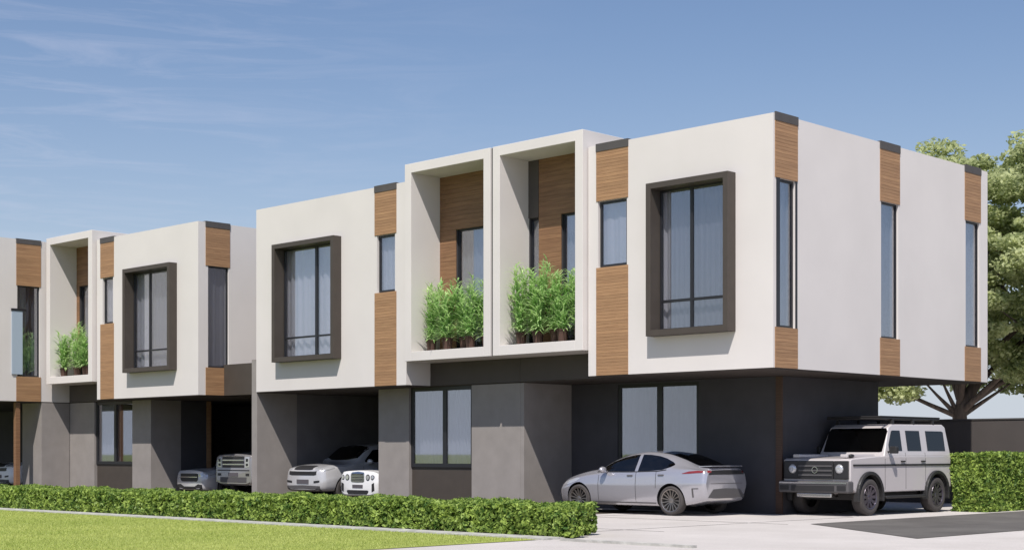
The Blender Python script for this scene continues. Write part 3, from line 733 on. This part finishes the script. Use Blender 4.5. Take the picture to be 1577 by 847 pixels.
def carve(o, cuts, dark='black_trim'):
    """wheel arches: subtract cylinders, keep the result"""
    bm = bmesh.new()
    for (x, y, z, rr, hw) in cuts:
        mtx = Matrix.Translation((x, y, z)) @ Matrix.Rotation(R(90), 4, 'Y')
        bmesh.ops.create_cone(bm, cap_ends=True, segments=40, radius1=rr, radius2=rr, depth=hw*2, matrix=mtx)
    me = bpy.data.meshes.new('cut'); bm.to_mesh(me); bm.free(); me.materials.append(MATS[dark])
    c = bpy.data.objects.new('cut', me); COL.objects.link(c); c.parent = o.parent
    md = o.modifiers.new('b', 'BOOLEAN'); md.operation = 'DIFFERENCE'; md.solver = 'EXACT'; md.object = c; md.use_self = False
    dg = bpy.context.evaluated_depsgraph_get(); dg.update(); ev = o.evaluated_get(dg)
    nm = bpy.data.meshes.new_from_object(ev); o.modifiers.clear(); o.data = nm
    bpy.data.objects.remove(c); bpy.data.meshes.remove(me)
    while len(nm.materials) > 1: nm.materials.pop()
    nm.materials.append(MATS[dark])
    for p_ in nm.polygons:
        p_.material_index = 0; cc = p_.center
        for (x, y, z, rr, hw) in cuts:
            dd = math.hypot(cc.y-y, cc.z-z)
            if abs(cc.x-x) < hw+.002 and dd < rr+.001 and (dd > rr*.985 or abs(abs(cc.x-x)-hw) < .003): p_.material_index = 1
    try:
        nm.shade_smooth()
        o_ = o; sharp = nm.attributes.get('sharp_edge') or nm.attributes.new('sharp_edge', 'BOOLEAN', 'EDGE')
        b2_ = bmesh.new(); b2_.from_mesh(nm); b2_.edges.ensure_lookup_table()
        for e in b2_.edges:
            if len(e.link_faces) == 2 and e.calc_face_angle(0) > R(38): e.smooth = False
        b2_.to_mesh(nm); b2_.free()
    except Exception as ex: print('smooth', ex)
def lathe(bm, prof, n=36, axis='x', cx=0):
    rings = []
    for (h_, r_) in prof: rings.append([bm.verts.new((h_, r_*math.cos(6.2832*i/n), r_*math.sin(6.2832*i/n))) for i in range(n)])
    for a, b in zip(rings, rings[1:]):
        for i in range(n): bm.faces.new([a[i], a[(i+1)%n], b[(i+1)%n], b[i]])
    return rings
WCACHE = {}
def wheel_meshes(r, wd, spokes, rimf=.72, thick=.05, twin=False):
    k = (r, wd, spokes, rimf, thick)
    if k in WCACHE: return WCACHE[k]
    bm = bmesh.new(); ri = r*rimf
    lathe(bm, [(-wd, ri*.96), (-wd*.98, r*.86), (-wd*.85, r*.97), (-wd*.4, r), (wd*.4, r), (wd*.85, r*.975), (wd*.99, r*.88), (wd, ri*1.06), (wd*.9, ri)])
    bmesh.ops.recalc_face_normals(bm, faces=bm.faces); me1 = bpy.data.meshes.new('wheel'); bm.to_mesh(me1); bm.free(); me1.materials.append(MATS['tyre'])
    me1.polygons.foreach_set('use_smooth', [True]*len(me1.polygons))
    bm = bmesh.new()
    lathe(bm, [(wd*.86, ri*1.03), (wd*1.0, ri*1.0), (wd*.93, ri*.93), (wd*.3, ri*.90), (-wd*.8, ri*.90)])
    rg = lathe(bm, [(wd*.2, ri*.01+.001), (wd*.20, ri*.9)]);
    lathe(bm, [(wd*.72, .001), (wd*.72, ri*.13), (wd*.66, ri*.19), (wd*.2, ri*.19)])
    for s in range(spokes):
        a = 6.2832*s/spokes; c, sn = math.cos(a), math.sin(a)
        def Pt(h_, rad, t_): return (h_, rad*c - t_*sn, rad*sn + t_*c)
        t0, t1 = thick*.5, thick*.62
        v = [bm.verts.new(Pt(wd*.66, ri*.15, -t0)), bm.verts.new(Pt(wd*.66, ri*.15, t0)), bm.verts.new(Pt(wd*.88, ri*.95, t1)), bm.verts.new(Pt(wd*.88, ri*.95, -t1)),
             bm.verts.new(Pt(wd*.4, ri*.15, -t0)), bm.verts.new(Pt(wd*.4, ri*.15, t0)), bm.verts.new(Pt(wd*.6, ri*.95, t1)), bm.verts.new(Pt(wd*.6, ri*.95, -t1))]
        for f in [(0,1,2,3),(4,7,6,5),(0,4,5,1),(3,2,6,7),(1,5,6,2),(0,3,7,4)]: bm.faces.new([v[i] for i in f])
    bmesh.ops.recalc_face_normals(bm, faces=bm.faces)
    me2 = bpy.data.meshes.new('rim'); bm.to_mesh(me2); bm.free(); me2.materials.append(None)
    me2.materials[0] = MATS['rim']; me2.materials.append(MATS['black_trim'])
    for p_ in me2.polygons:   # barrel back disc is dark
        cs = [me2.vertices[v].co for v in p_.vertices]
        if all(c_.x < wd*.31 for c_ in cs): p_.material_index = 1
    WCACHE[k] = (me1, me2); return WCACHE[k]
def wheels(t, hw, ys, r, wd=.11, spokes=10, rimf=.72, thick=.05, rimmat=None):
    m1_, m2_ = wheel_meshes(r, wd, spokes, rimf, thick)
    if rimmat:
        m2_ = m2_.copy(); m2_.materials[0] = MATS[rimmat]
    for y in ys:
        for s in (1, -1):
            o = bpy.data.objects.new('wheel', m1_); COL.objects.link(o); o.parent = t; o.location = (s*hw, y, r); o.rotation_euler = (0, 0, 0 if s > 0 else math.pi)
            q = bpy.data.objects.new('rim', m2_); COL.objects.link(q); q.parent = o
def mirror_part(t, x, y, z, m, s=1):
    bm = bmesh.new(); bmesh.ops.create_icosphere(bm, subdivisions=3, radius=1, matrix=Matrix.Translation((s*(x+.10), y, z)) @ Matrix.Diagonal((.11, .075, .075, 1)))
    box(bm, s*(x-.06), s*(x+.05), y-.03, y+.03, z-.06, z-.02)
    obj('mirror', bm, m, t, smooth=True)
def finish_body(t, st, paint, cuts, sub=4):
    bm = body_mesh(st, sub=sub); bvh = BVHTree.FromBMesh(bm)
    o = obj('body', bm, paint, t, smooth=True); carve(o, cuts); return bvh
def tube(bm, a, b, r, n=8):
    a, b = Vector(a), Vector(b); d = (b-a).normalized(); u = d.orthogonal().normalized(); v = d.cross(u)
    A = [bm.verts.new(a+(u*math.cos(6.2832*i/n)+v*math.sin(6.2832*i/n))*r) for i in range(n)]
    B = [bm.verts.new(b+(u*math.cos(6.2832*i/n)+v*math.sin(6.2832*i/n))*r) for i in range(n)]
    for i in range(n): bm.faces.new([A[i], A[(i+1)%n], B[(i+1)%n], B[i]])
    bm.faces.new(A[::-1]); bm.faces.new(B)

# ---- silver-white hatchback sedan, seen from its side and tail
st = dict(y=[0, .06, .22, .55, 1.0, 1.3, 1.7, 2.1, 2.6, 3.1, 3.6, 3.93, 4.13, 4.27, 4.34],
  top=[.60, .70, .80, .90, 1.00, 1.07, 1.24, 1.36, 1.43, 1.39, 1.26, 1.13, 1.08, 1.06, 1.02],
  ze=[.56, .66, .76, .86, .955, 1.00, 1.19, 1.31, 1.375, 1.335, 1.21, 1.09, 1.05, 1.035, .99],
  wr=[.30, .42, .55, .62, .66, .66, .61, .59, .575, .57, .56, .60, .60, .58, .55],
  zt=[.50, .58, .66, .76, .84, .87, .89, .905, .93, .96, .985, .99, .98, .96, .90],
  wb=[.40, .56, .70, .80, .84, .85, .855, .86, .86, .855, .84, .81, .78, .75, .70],
  zm=[.42, .46, .52, .58, .60, .60, .58, .57, .57, .59, .62, .64, .65, .66, .66],
  wm=[.46, .62, .76, .86, .885, .89, .89, .89, .89, .89, .89, .875, .85, .82, .76],
  ws=[.40, .56, .70, .80, .83, .84, .84, .84, .84, .84, .84, .80, .77, .74, .66],
  zb=[.30, .24, .20, .19, .19, .19, .19, .19, .19, .19, .20, .24, .28, .32, .38])
sed = thing('sedan_car', (-6.33, .98, 0), R(-90+1.5), 'silver-white sedan parked side-on beside the boxy off-road car, tail towards the right', 'car', 'cars parked at the houses')
bv = finish_body(sed, st, 'paint', [(s*.86, y, .33, .375, .24) for s in (1,-1) for y in (.80, 3.46)])
wheels(sed, .775, (.80, 3.46), .325, .105, 15, .78, .017)
for sd in 'RL':
    decal('side_window', bv, sd, [(1.36,.955,.965),(1.5,.955,1.06),(1.7,.955,1.17),(2.0,.957,1.27),(2.30,.96,1.325),(2.44,.962,1.335)], 'car_glass', sed, nv=5)
    decal('side_window', bv, sd, [(2.53,.965,1.335),(2.75,.97,1.33),(3.0,.985,1.30),(3.2,1.0,1.25),(3.40,1.06,1.17),(3.47,1.10,1.125)], 'car_glass', sed, nv=5)
    decal('window_trim', bv, sd, [(1.30,.93,.952),(2.3,.937,.955),(3.1,.96,.98),(3.32,.99,1.01)], 'black_trim', sed, nv=1, off=.005)
    decal('door_seam', bv, sd, [(2.485,.27,.955),(2.495,.27,.955)], 'black_trim', sed, nv=10, off=.003)
    decal('door_seam', bv, sd, [(1.40,.27,.93),(1.41,.27,.93)], 'black_trim', sed, nv=10, off=.003)
    decal('door_seam', bv, sd, [(3.05,.60,.96),(3.06,.60,.96)], 'black_trim', sed, nv=8, off=.003)
    decal('sill_trim', bv, sd, [(1.22,.25,.275),(3.05,.25,.275)], 'grey_trim', sed, nv=1, off=.006)
    decal('door_handle', bv, sd, [(2.25,.845,.875),(2.40,.848,.878)], 'grey_trim', sed, nv=1, off=.018, cap=.02)
    decal('door_handle', bv, sd, [(3.12,.865,.895),(3.27,.868,.898)], 'grey_trim', sed, nv=1, off=.018, cap=.02)
    decal('taillight', bv, sd, [(3.76,.915,.925),(3.93,.92,.97),(4.12,.935,.985),(4.25,.94,.98)], 'lamp_red', sed, nv=4, off=.007)
    decal('headlight', bv, sd, [(.30,.62,.70),(.5,.66,.76),(.72,.72,.80),(.80,.77,.80)], 'lamp_clear', sed, nv=3)
    decal('bumper_vent', bv, sd, [(4.02,.40,.60),(4.055,.41,.61)], 'grey_trim', sed, nv=4, off=.006)
    decal('bumper_vent', bv, sd, [(4.02,.585,.605),(4.18,.59,.61)], 'grey_trim', sed, nv=1, off=.006)
decal('rear_window', bv, 'T', [(-.50,3.0,4.0),(-.3,2.96,4.08),(0,2.95,4.12),(.3,2.96,4.08),(.50,3.0,4.0)], 'car_glass', sed, nv=12)
decal('windshield', bv, 'T', [(-.58,1.42,2.02),(-.3,1.30,2.06),(0,1.27,2.08),(.3,1.30,2.06),(.58,1.42,2.02)], 'car_glass', sed, nv=8)
decal('taillight', bv, 'B', [(.58,.945,.985),(.68,.94,.985)], 'lamp_red', sed, nv=3, off=.007); decal('taillight', bv, 'B', [(-.68,.94,.985),(-.58,.945,.985)], 'lamp_red', sed, nv=3, off=.007)
decal('tailgate_panel', bv, 'B', [(-.66,.90,.99),(0,.90,1.0),(.66,.90,.99)], 'black_trim', sed, nv=4, off=.004)
decal('rear_bumper_insert', bv, 'B', [(-.66,.40,.44),(-.5,.39,.58),(0,.38,.60),(.5,.39,.58),(.66,.40,.44)], 'grey_trim', sed, nv=5, off=.010)
decal('tailgate_seam', bv, 'B', [(-.6,.70,.712),(.6,.70,.712)], 'grey_trim', sed, nv=1, off=.004)
bm = bmesh.new()
vs = [(-.60,4.02,1.065),(.60,4.02,1.065),(.58,4.36,1.075),(-.58,4.36,1.075),(-.60,4.02,1.085),(.60,4.02,1.085),(.58,4.36,1.095),(-.58,4.36,1.095)]
v = [bm.verts.new(p) for p in vs]
for f in [(0,3,2,1),(4,5,6,7),(0,1,5,4),(1,2,6,5),(2,3,7,6),(3,0,4,7)]: bm.faces.new([v[i] for i in f])
obj('tail_spoiler', bm, 'paint', sed, bevel=.005)
for s in (1,-1): mirror_part(sed, .88, 1.62, .99, 'paint', s)

# ---- boxy off-road car with roof rack
off = thing('offroad_car', (-.57, 2.45, 0), 0, 'boxy pale off-road car with black roof rack and round headlights, nose half in the shade', 'car', 'cars parked at the houses')
Wd = .86; Lg = 4.45
def prism(bm, prof, x0, x1, taper=None):
    """side profile [(y,z)] extruded from x0 to x1; taper(z)-> inset"""
    A = [bm.verts.new((x0 + (taper(z) if taper else 0), y, z)) for y, z in prof]; B = [bm.verts.new((x1 - (taper(z) if taper else 0), y, z)) for y, z in prof]
    n = len(prof)
    for i in range(n): bm.faces.new([A[i], B[i], B[(i+1)%n], A[(i+1)%n]])
    bm.faces.new(A[::-1]); bm.faces.new(B)
bm = bmesh.new()
tp = lambda z: (z-1.29)*.15
prism(bm, [(.02,.62),(.02,1.22),(.10,1.25),(1.10,1.30),(1.40,1.305),(4.43,1.305),(4.45,.62),(4.3,.50),(.25,.50)], -Wd, Wd)
bm_low = bm; bm = bmesh.new()
prism(bm, [(1.42,1.29),(1.76,1.95),(1.92,2.02),(4.20,2.04),(4.32,1.98),(4.42,1.29)], -Wd+.006, Wd-.006, tp)
bmesh.ops.recalc_face_normals(bm, faces=bm.faces); bmesh.ops.recalc_face_normals(bm_low, faces=bm_low.faces)
tmp_me = bpy.data.meshes.new('tmp'); bm.to_mesh(tmp_me); bm_all = bm_low.copy(); bm_all.from_mesh(tmp_me); bpy.data.meshes.remove(tmp_me)
bvh_off = BVHTree.FromBMesh(bm_all); bm_all.free()
obj('cabin', bm, 'paint_suv', off, bevel=.022)
bo = obj('body', bm_low, 'paint_suv', off); carve(bo, [(s*.80, y, .42, .47, .22) for s in (1,-1) for y in (.78, 3.72)])
md = bo.modifiers.new('bevel', 'BEVEL'); md.width = .022; md.segments = 2; md.limit_method = 'ANGLE'; md.angle_limit = R(35)
wheels(off, .765, (.78, 3.72), .405, .13, 10, .66, .06, 'rim_dark')
boxes('bonnet_ridge', [(.52,.70,.14,1.30,1.268,1.345),(-.70,-.52,.14,1.30,1.268,1.345)], 'paint_suv', off, bevel=.02)
def arch(name, y0, r0, r1, x0, x1, z0, m, parent, a0=-12, a1=192, n=20, foot=None):
    bm = bmesh.new(); pr = None
    for i in range(n+1):
        a = R(a0+(a1-a0)*i/n); ring = []
        for rr, xx in ((r0,x0),(r1,x0),(r1*.985,x1),(r0,x1)): ring.append(bm.verts.new((xx, y0+rr*math.cos(a), z0+rr*math.sin(a))))
        if pr:
            for k_ in range(4): bm.faces.new([pr[k_], pr[(k_+1)%4], ring[(k_+1)%4], ring[k_]])
        else: bm.faces.new(ring[::-1])
        pr = ring
    bm.faces.new(pr); bmesh.ops.recalc_face_normals(bm, faces=bm.faces); return obj(name, bm, m, parent, bevel=.01)
for s in (1,-1):
    for y in (.78, 3.72): arch('fender_flare', y, .475, .555, s*.80, s*.925, .42, 'black_trim', off)
    decal('side_window', bvh_off, 'R' if s > 0 else 'L', [(1.66,1.42,1.56),(1.84,1.42,1.86),(1.9,1.42,1.88),(2.22,1.42,1.88)], 'car_glass', off, off=.006)
    decal('side_window', bvh_off, 'R' if s > 0 else 'L', [(2.46,1.42,1.88),(3.08,1.42,1.88)], 'car_glass', off, off=.006)
    decal('side_window', bvh_off, 'R' if s > 0 else 'L', [(3.36,1.42,1.88),(4.10,1.42,1.88),(4.18,1.42,1.86)], 'car_glass', off, off=.006)
    decal('side_moulding', bvh_off, 'R' if s > 0 else 'L', [(.12,1.085,1.125),(4.38,1.085,1.125)], 'black_trim', off, off=.018, cap=.02, nv=1)
    for yy in (1.44, 2.34, 3.22): decal('door_seam', bvh_off, 'R' if s > 0 else 'L', [(yy,.56,1.38),(yy+.012,.56,1.38)], 'grey_trim', off, off=.003, nv=6)
    for yy in (2.12, 3.02): decal('door_handle', bvh_off, 'R' if s > 0 else 'L', [(yy,1.17,1.20),(yy+.16,1.17,1.20)], 'black_trim', off, off=.03, cap=.03, nv=1)
    boxes('running_board', [(s*.70, s*.93, 1.40, 3.12, .36, .42)], 'black_trim', off, bevel=.015)
    boxes('mirror', [(s*.90, s*1.08, 1.55, 1.66, 1.36, 1.52), (s*.80, s*.92, 1.58, 1.63, 1.38, 1.42)], 'black_trim', off, bevel=.02)
    # headlight
    bm = bmesh.new(); rg = []
    for yy, rr in ((-.045, .001), (-.05, .04), (-.045, .08), (-.02, .105), (.03, .105)):
        rg.append([bm.verts.new((s*.60+rr*math.cos(6.2832*i/24), yy, 1.02+rr*math.sin(6.2832*i/24))) for i in range(24)])
    for a, b in zip(rg, rg[1:]):
        for i in range(24): bm.faces.new([a[i], a[(i+1)%24], b[(i+1)%24], b[i]])
    bmesh.ops.recalc_face_normals(bm, faces=bm.faces); obj('headlight', bm, 'lamp_clear', off, smooth=True)
    boxes('headlight_surround', [(s*.46, s*.83, -.02, .015, .80, 1.20)], 'black_trim', off, bevel=.02)
    bm = bmesh.new(); bmesh.ops.create_icosphere(bm, subdivisions=2, radius=1, matrix=Matrix.Translation((s*.72, .28, 1.31)) @ Matrix.Diagonal((.05, .10, .04, 1))); obj('indicator', bm, 'black_trim', off, smooth=True)
    boxes('taillight', [(s*.62, s*.80, 4.44, 4.49, .78, .90)], 'lamp_red', off, bevel=.01)
decal('windshield', bvh_off, 'F', [(-.76,1.40,1.86),(-.70,1.39,1.93),(.70,1.39,1.93),(.76,1.40,1.86)], 'car_glass', off, off=.006)
boxes('grille', [(-.45,.45,-.03,.015,.80,1.20)], 'black_trim', off, bevel=.01)
boxes('grille_bar', [(-.43,.43,-.05,-.031,z,z+.035) for z in (.87,.97,1.07)], 'grey_trim', off)
bm = bmesh.new(); n = 24
r0 = [bm.verts.new((.075*math.cos(6.2832*i/n), -.058, 1.0+.075*math.sin(6.2832*i/n))) for i in range(n)]; r1 = [bm.verts.new((.075*math.cos(6.2832*i/n), -.03, 1.0+.075*math.sin(6.2832*i/n))) for i in range(n)]
r2 = [bm.verts.new((.060*math.cos(6.2832*i/n), -.058, 1.0+.060*math.sin(6.2832*i/n))) for i in range(n)]
for i in range(n): bm.faces.new([r0[i], r0[(i+1)%n], r1[(i+1)%n], r1[i]]); bm.faces.new([r2[i], r2[(i+1)%n], r0[(i+1)%n], r0[i]])
obj('badge', bm, 'chrome', off)
bm = bmesh.new(); box(bm, -.90, .90, -.14, .10, .50, .76); obj('front_bumper', bm, 'grey_trim', off, bevel=.04)
boxes('bumper_strip', [(-.86,.86,-.155,-.141,.70,.735)], 'chrome', off)
boxes('bumper_intake', [(-.55,.55,-.150,-.141,.54,.66),(.62,.84,-.150,-.141,.56,.66),(-.84,-.62,-.150,-.141,.56,.66)], 'black_trim', off)
boxes('skid_plate', [(-.45,.45,-.10,.2,.40,.498)], 'chrome', off, bevel=.02)
bm = bmesh.new(); box(bm, -.86, .86, 4.40, 4.60, .50, .72); obj('rear_bumper', bm, 'black_trim', off, bevel=.04)
bm = bmesh.new(); lathe(bm, [(-.11,.20),(-.11,.33),(-.07,.37),(.07,.37),(.11,.33),(.11,.02)]); bmesh.ops.rotate(bm, verts=bm.verts, matrix=Matrix.Rotation(R(90), 3, 'Z')); bmesh.ops.translate(bm, verts=bm.verts, vec=(0, 4.57, 1.02))
bmesh.ops.recalc_face_normals(bm, faces=bm.faces); obj('spare_wheel_cover', bm, 'paint_suv', off, smooth=True)
# roof rack: thin perimeter tube with slats on feet
bm = bmesh.new()
for s in (1,-1): tube(bm, (s*.70, 1.55, 2.15), (s*.70, 4.15, 2.15), .022); tube(bm, (s*.70, 1.55, 2.19), (s*.70, 4.15, 2.19), .018)
for y in (1.55, 4.15): tube(bm, (-.70, y, 2.15), (.70, y, 2.15), .022); tube(bm, (-.70, y, 2.19), (.70, y, 2.19), .018)
for k_ in range(9): box(bm, -.68, .68, 1.75+k_*.27, 1.83+k_*.27, 2.135, 2.155)
for s in (1,-1):
    for y in (2.0, 2.9, 3.8): box(bm, s*.66, s*.74, y-.03, y+.03, 2.02, 2.14)
obj('roof_rack', bm, 'black_trim', off)
boxes('underbody', [(-.6,.6,.5,4.2,.34,.50)], 'black_trim', off)

# ---- cars in the garages, seen from the front
def stations(L_, H, hood, W, belt, nose, cowl=1.25, roof0=1.9, roof1=3.4, tail=1.0, flat=1.0, zb=.22):
    h = W/2
    return dict(y=[0, .05, .18, .5, 1.0, cowl, roof0, (roof0+roof1)/2, roof1, L_-.35, L_-.08, L_],
      top=[nose, nose+.09*flat, hood-.10, hood-.04, hood, hood+.05, H-.07, H, H-.02, tail+.06, tail, tail-.06],
      ze=[nose-.04, nose+.05, hood-.14, hood-.08, hood-.05, hood, H-.12, H-.05, H-.07, tail, tail-.05, tail-.1],
      wr=[h*.66, h*.72, h*.76, h*.78, h*.79, h*.78, h*.70, h*.68, h*.68, h*.72, h*.72, h*.7],
      zt=[nose-.10, nose-.04, hood-.20, hood-.15, hood-.12, belt, belt+.02, belt+.04, belt+.06, tail-.12, tail-.15, tail-.2],
      wb=[h*.72, h*.82, h*.90, h*.94, h*.955, h*.96, h*.965, h*.965, h*.955, h*.90, h*.86, h*.8],
      zm=[.48, .50, .54, .58, .60, .62, .62, .62, .62, .62, .62, .62],
      wm=[h*.78, h*.88, h*.96, h, h, h, h, h, h, h*.96, h*.92, h*.86],
      ws=[h*.72, h*.82, h*.90, h*.94, h*.94, h*.94, h*.94, h*.94, h*.94, h*.9, h*.86, h*.8],
      zb=[zb+.06, zb+.02, zb, zb, zb, zb, zb, zb, zb, zb+.04, zb+.1, zb+.16])
def front_car(name, loc, label, paint, stn, W, wr_, wy, wroof, cowl, roof0, hood, H, belt, details):
    t = thing(name, loc, 0, label, 'car', 'cars parked at the houses')
    bvh = finish_body(t, stn, paint, [(s*(W/2-.03), y, wr_, wr_+.05, .22) for s in (1,-1) for y in wy])
    wheels(t, W/2-.115, wy, wr_, .105, 10, .70, .045)
    L_ = stn['y'][-1]
    for s in ('R', 'L'):
        decal('side_window', bvh, s, [(cowl+.35,belt+.06,belt+.10),(roof0+.05,belt+.06,H-.20),(roof0+.6,belt+.07,H-.16)], 'car_glass', t)
        decal('side_window', bvh, s, [(roof0+.68,belt+.07,H-.16),(roof0+1.35,belt+.09,H-.18),(roof0+1.6,belt+.12,H-.28)], 'car_glass', t)
        decal('door_seam', bvh, s, [(cowl+.25,.35,belt+.02),(cowl+.26,.35,belt+.02)], 'grey_trim', t, nv=6, off=.003)
        decal('door_seam', bvh, s, [(roof0+.63,.35,belt+.05),(roof0+.64,.35,belt+.05)], 'grey_trim', t, nv=6, off=.003)
    ww = W/2*.74
    decal('windshield', bvh, 'T', [(-ww,cowl+.22,roof0-.06),(-ww*.5,cowl+.08,roof0),(0,cowl+.04,roof0+.02),(ww*.5,cowl+.08,roof0),(ww,cowl+.22,roof0-.06)], 'car_glass', t, nv=8)
    for s in (1,-1): mirror_part(t, W/2-.02, cowl+.42, belt+.08, paint, s)
    details(t, bvh); return t
def d_suv(t, b):
    decal('grille', b, 'F', [(-.42,.90,1.0),(-.3,.89,1.01),(.3,.89,1.01),(.42,.90,1.0)], 'black_trim', t, nv=3, off=.008)
    decal('grille', b, 'F', [(-.62,.76,.86),(-.5,.74,.85),(.5,.74,.85),(.62,.76,.86)], 'black_trim', t, nv=3, off=.008)
    decal('number_plate', b, 'F', [(-.27,.50,.62),(.27,.50,.62)], 'plate', t, nv=2, off=.015)
    decal('bumper_insert', b, 'F', [(-.75,.30,.44),(0,.28,.46),(.75,.30,.44)], 'grey_trim', t, nv=4, off=.006)
    for s in (1,-1):
        c = [(s*.52,.90,.98),(s*.66,.89,1.0),(s*.78,.90,1.01)]; decal('headlight', b, 'F', sorted(c), 'lamp_clear', t, nv=3, off=.007)
        decal('headlight', b, 'R' if s > 0 else 'L', [(.12,.86,.97),(.30,.90,.99),(.48,.95,.99)], 'lamp_clear', t, nv=3, off=.007)
        decal('fog_light', b, 'F', sorted([(s*.50,.52,.58),(s*.74,.54,.60)]), 'black_trim', t, nv=2, off=.007)
suv_st = stations(4.5, 1.66, 1.10, 1.84, 1.05, .86, 1.25, 1.95, 3.7, 1.2, zb=.28)
suv = front_car('suv_car', (-16.62, .72, 0), 'white crossover with thin black grille strips, left of the two in the open garage', 'paint_pearl', suv_st, 1.84, .35, (.86,3.5), 0, 1.25, 1.95, 1.10, 1.66, 1.05, d_suv)
def d_lux(t, b):
    decal('grille', b, 'F', [(-.29,.60,.80),(-.24,.57,.84),(0,.56,.86),(.24,.57,.84),(.29,.60,.80)], 'chrome', t, nv=4, off=.008)
    for i in range(5): z = .60+.045*i; decal('grille_bar', b, 'F', [(-.25,z,z+.022),(.25,z,z+.022)], 'black_trim', t, nv=1, off=.016)
    decal('number_plate', b, 'F', [(-.22,.41,.50),(.22,.41,.50)], 'plate', t, nv=2, off=.012)
    decal('bumper_intake', b, 'F', [(-.46,.30,.34),(-.40,.24,.35),(.40,.24,.35),(.46,.30,.34)], 'black_trim', t, nv=3, off=.007)
    for s in (1,-1):
        for cx_, rr in ((.44,.085),(.63,.065)):
            pts = [(s*cx_+rr*math.cos(a)*-1, .70-rr*math.sin(a), .70+rr*math.sin(a)) for a in [math.pi*i/8 for i in range(9)]]
            pts = [(u, lo-.001, hi+.001) for u, lo, hi in pts]
            decal('headlight', b, 'F', pts, 'black_trim', t, nv=4, off=.008, step=.02)
            pts = [(s*cx_-rr*.7*math.cos(a), .70-rr*.7*math.sin(a)-.001, .70+rr*.7*math.sin(a)+.001) for a in [math.pi*i/8 for i in range(9)]]
            decal('headlight_lens', b, 'F', pts, 'lamp_clear', t, nv=4, off=.014, step=.02)
        decal('side_intake', b, 'F', sorted([(s*.60,.30,.52),(s*.70,.34,.56)]), 'black_trim', t, nv=4, off=.007)
lux_st = stations(4.7, 1.38, .96, 1.80, .92, .80, 1.4, 2.15, 3.3, 1.0, zb=.17)
lux = front_car('luxury_coupe', (-14.42, .92, 0), 'white coupe with tall mesh grille and round twin headlights, beside the white crossover', 'paint_white', lux_st, 1.80, .34, (.92,3.7), 0, 1.4, 2.15, .96, 1.38, .92, d_lux)
def d_sport(t, b):
    decal('grille', b, 'F', [(-.50,.52,.70),(-.42,.46,.72),(.42,.46,.72),(.50,.52,.70)], 'black_trim', t, nv=3, off=.008)
    decal('grille_bar', b, 'F', [(-.46,.59,.615),(.46,.59,.615)], 'chrome', t, nv=1, off=.016)
    decal('bumper_intake', b, 'F', [(-.70,.22,.36),(-.5,.20,.38),(-.3,.22,.30),(.3,.22,.30),(.5,.20,.38),(.70,.22,.36)], 'black_trim', t, nv=3, off=.008)
    for s in (1,-1):
        decal('headlight', b, 'F', sorted([(s*.54,.62,.68),(s*.66,.60,.73),(s*.74,.62,.74)]), 'lamp_clear', t, nv=3, off=.007)
        decal('headlight', b, 'R' if s > 0 else 'L', [(.10,.60,.72),(.28,.66,.76),(.5,.74,.78)], 'lamp_clear', t, nv=3, off=.007)
sp_st = stations(4.5, 1.40, .92, 1.80, .88, .74, 1.35, 2.1, 3.3, 1.0, zb=.17)
spo = front_car('compact_car', (-23.72, 1.62, 0), 'white low car with wide dark grille beside the big silver off-roader', 'paint_pearl', sp_st, 1.78, .33, (.86,3.6), 0, 1.35, 2.1, .92, 1.40, .88, d_sport)
def d_big(t, b):
    for z in (1.18, 1.05, .92): decal('grille', b, 'F', [(-.58,z,z+.075),(.58,z,z+.075)], 'black_trim', t, nv=2, off=.008)
    for z in (1.265, 1.135, 1.005): decal('grille_bar', b, 'F', [(-.56,z,z+.03),(.56,z,z+.03)], 'chrome', t, nv=1, off=.014)
    decal('bumper_insert', b, 'F', [(-.70,.40,.62),(.70,.40,.62)], 'grey_trim', t, nv=3, off=.006)
    decal('bumper_strip', b, 'F', [(-.85,.82,.85),(.85,.82,.85)], 'black_trim', t, nv=1, off=.008)
    decal('number_plate', b, 'F', [(-.25,.64,.76),(.25,.64,.76)], 'plate', t, nv=2, off=.015)
    for s in (1,-1):
        decal('headlight', b, 'F', sorted([(s*.63,.92,1.26),(s*.84,.94,1.24)]), 'lamp_clear', t, nv=4, off=.008)
        decal('headlight_lens', b, 'F', sorted([(s*.68,1.10,1.20),(s*.79,1.11,1.20)]), 'black_trim', t, nv=2, off=.014)
        decal('headlight_lens', b, 'F', sorted([(s*.68,.97,1.05),(s*.79,.98,1.05)]), 'black_trim', t, nv=2, off=.014)
        decal('fog_light', b, 'F', sorted([(s*.66,.66,.74),(s*.84,.66,.74)]), 'black_trim', t, nv=2, off=.008)
big_st = stations(4.8, 1.85, 1.44, 2.0, 1.30, 1.26, 1.35, 2.0, 4.2, 1.6, zb=.36)
big_st['wr'] = [v*1.14 for v in big_st['wr'][:6]] + big_st['wr'][6:]; big_st['wb'][0] = .90; big_st['wm'][0] = .92; big_st['wb'][1] = .95; big_st['wm'][1] = .96; big_st['ws'][0] = .86
big = front_car('large_suv_car', (-21.55, 1.80, 0), 'big silver off-roader with stacked grille bars, standing against the pier in the far carport', 'paint_silver', big_st, 2.0, .42, (.95,3.8), 0, 1.35, 2.0, 1.44, 1.85, 1.30, d_big)
cut = front_car('suv_car', (-32.40, -.55, 0), 'white car at the left picture edge, only its front corner showing', 'paint_white', suv_st, 1.84, .35, (.86,3.5), 0, 1.25, 1.95, 1.10, 1.66, 1.05, d_suv)
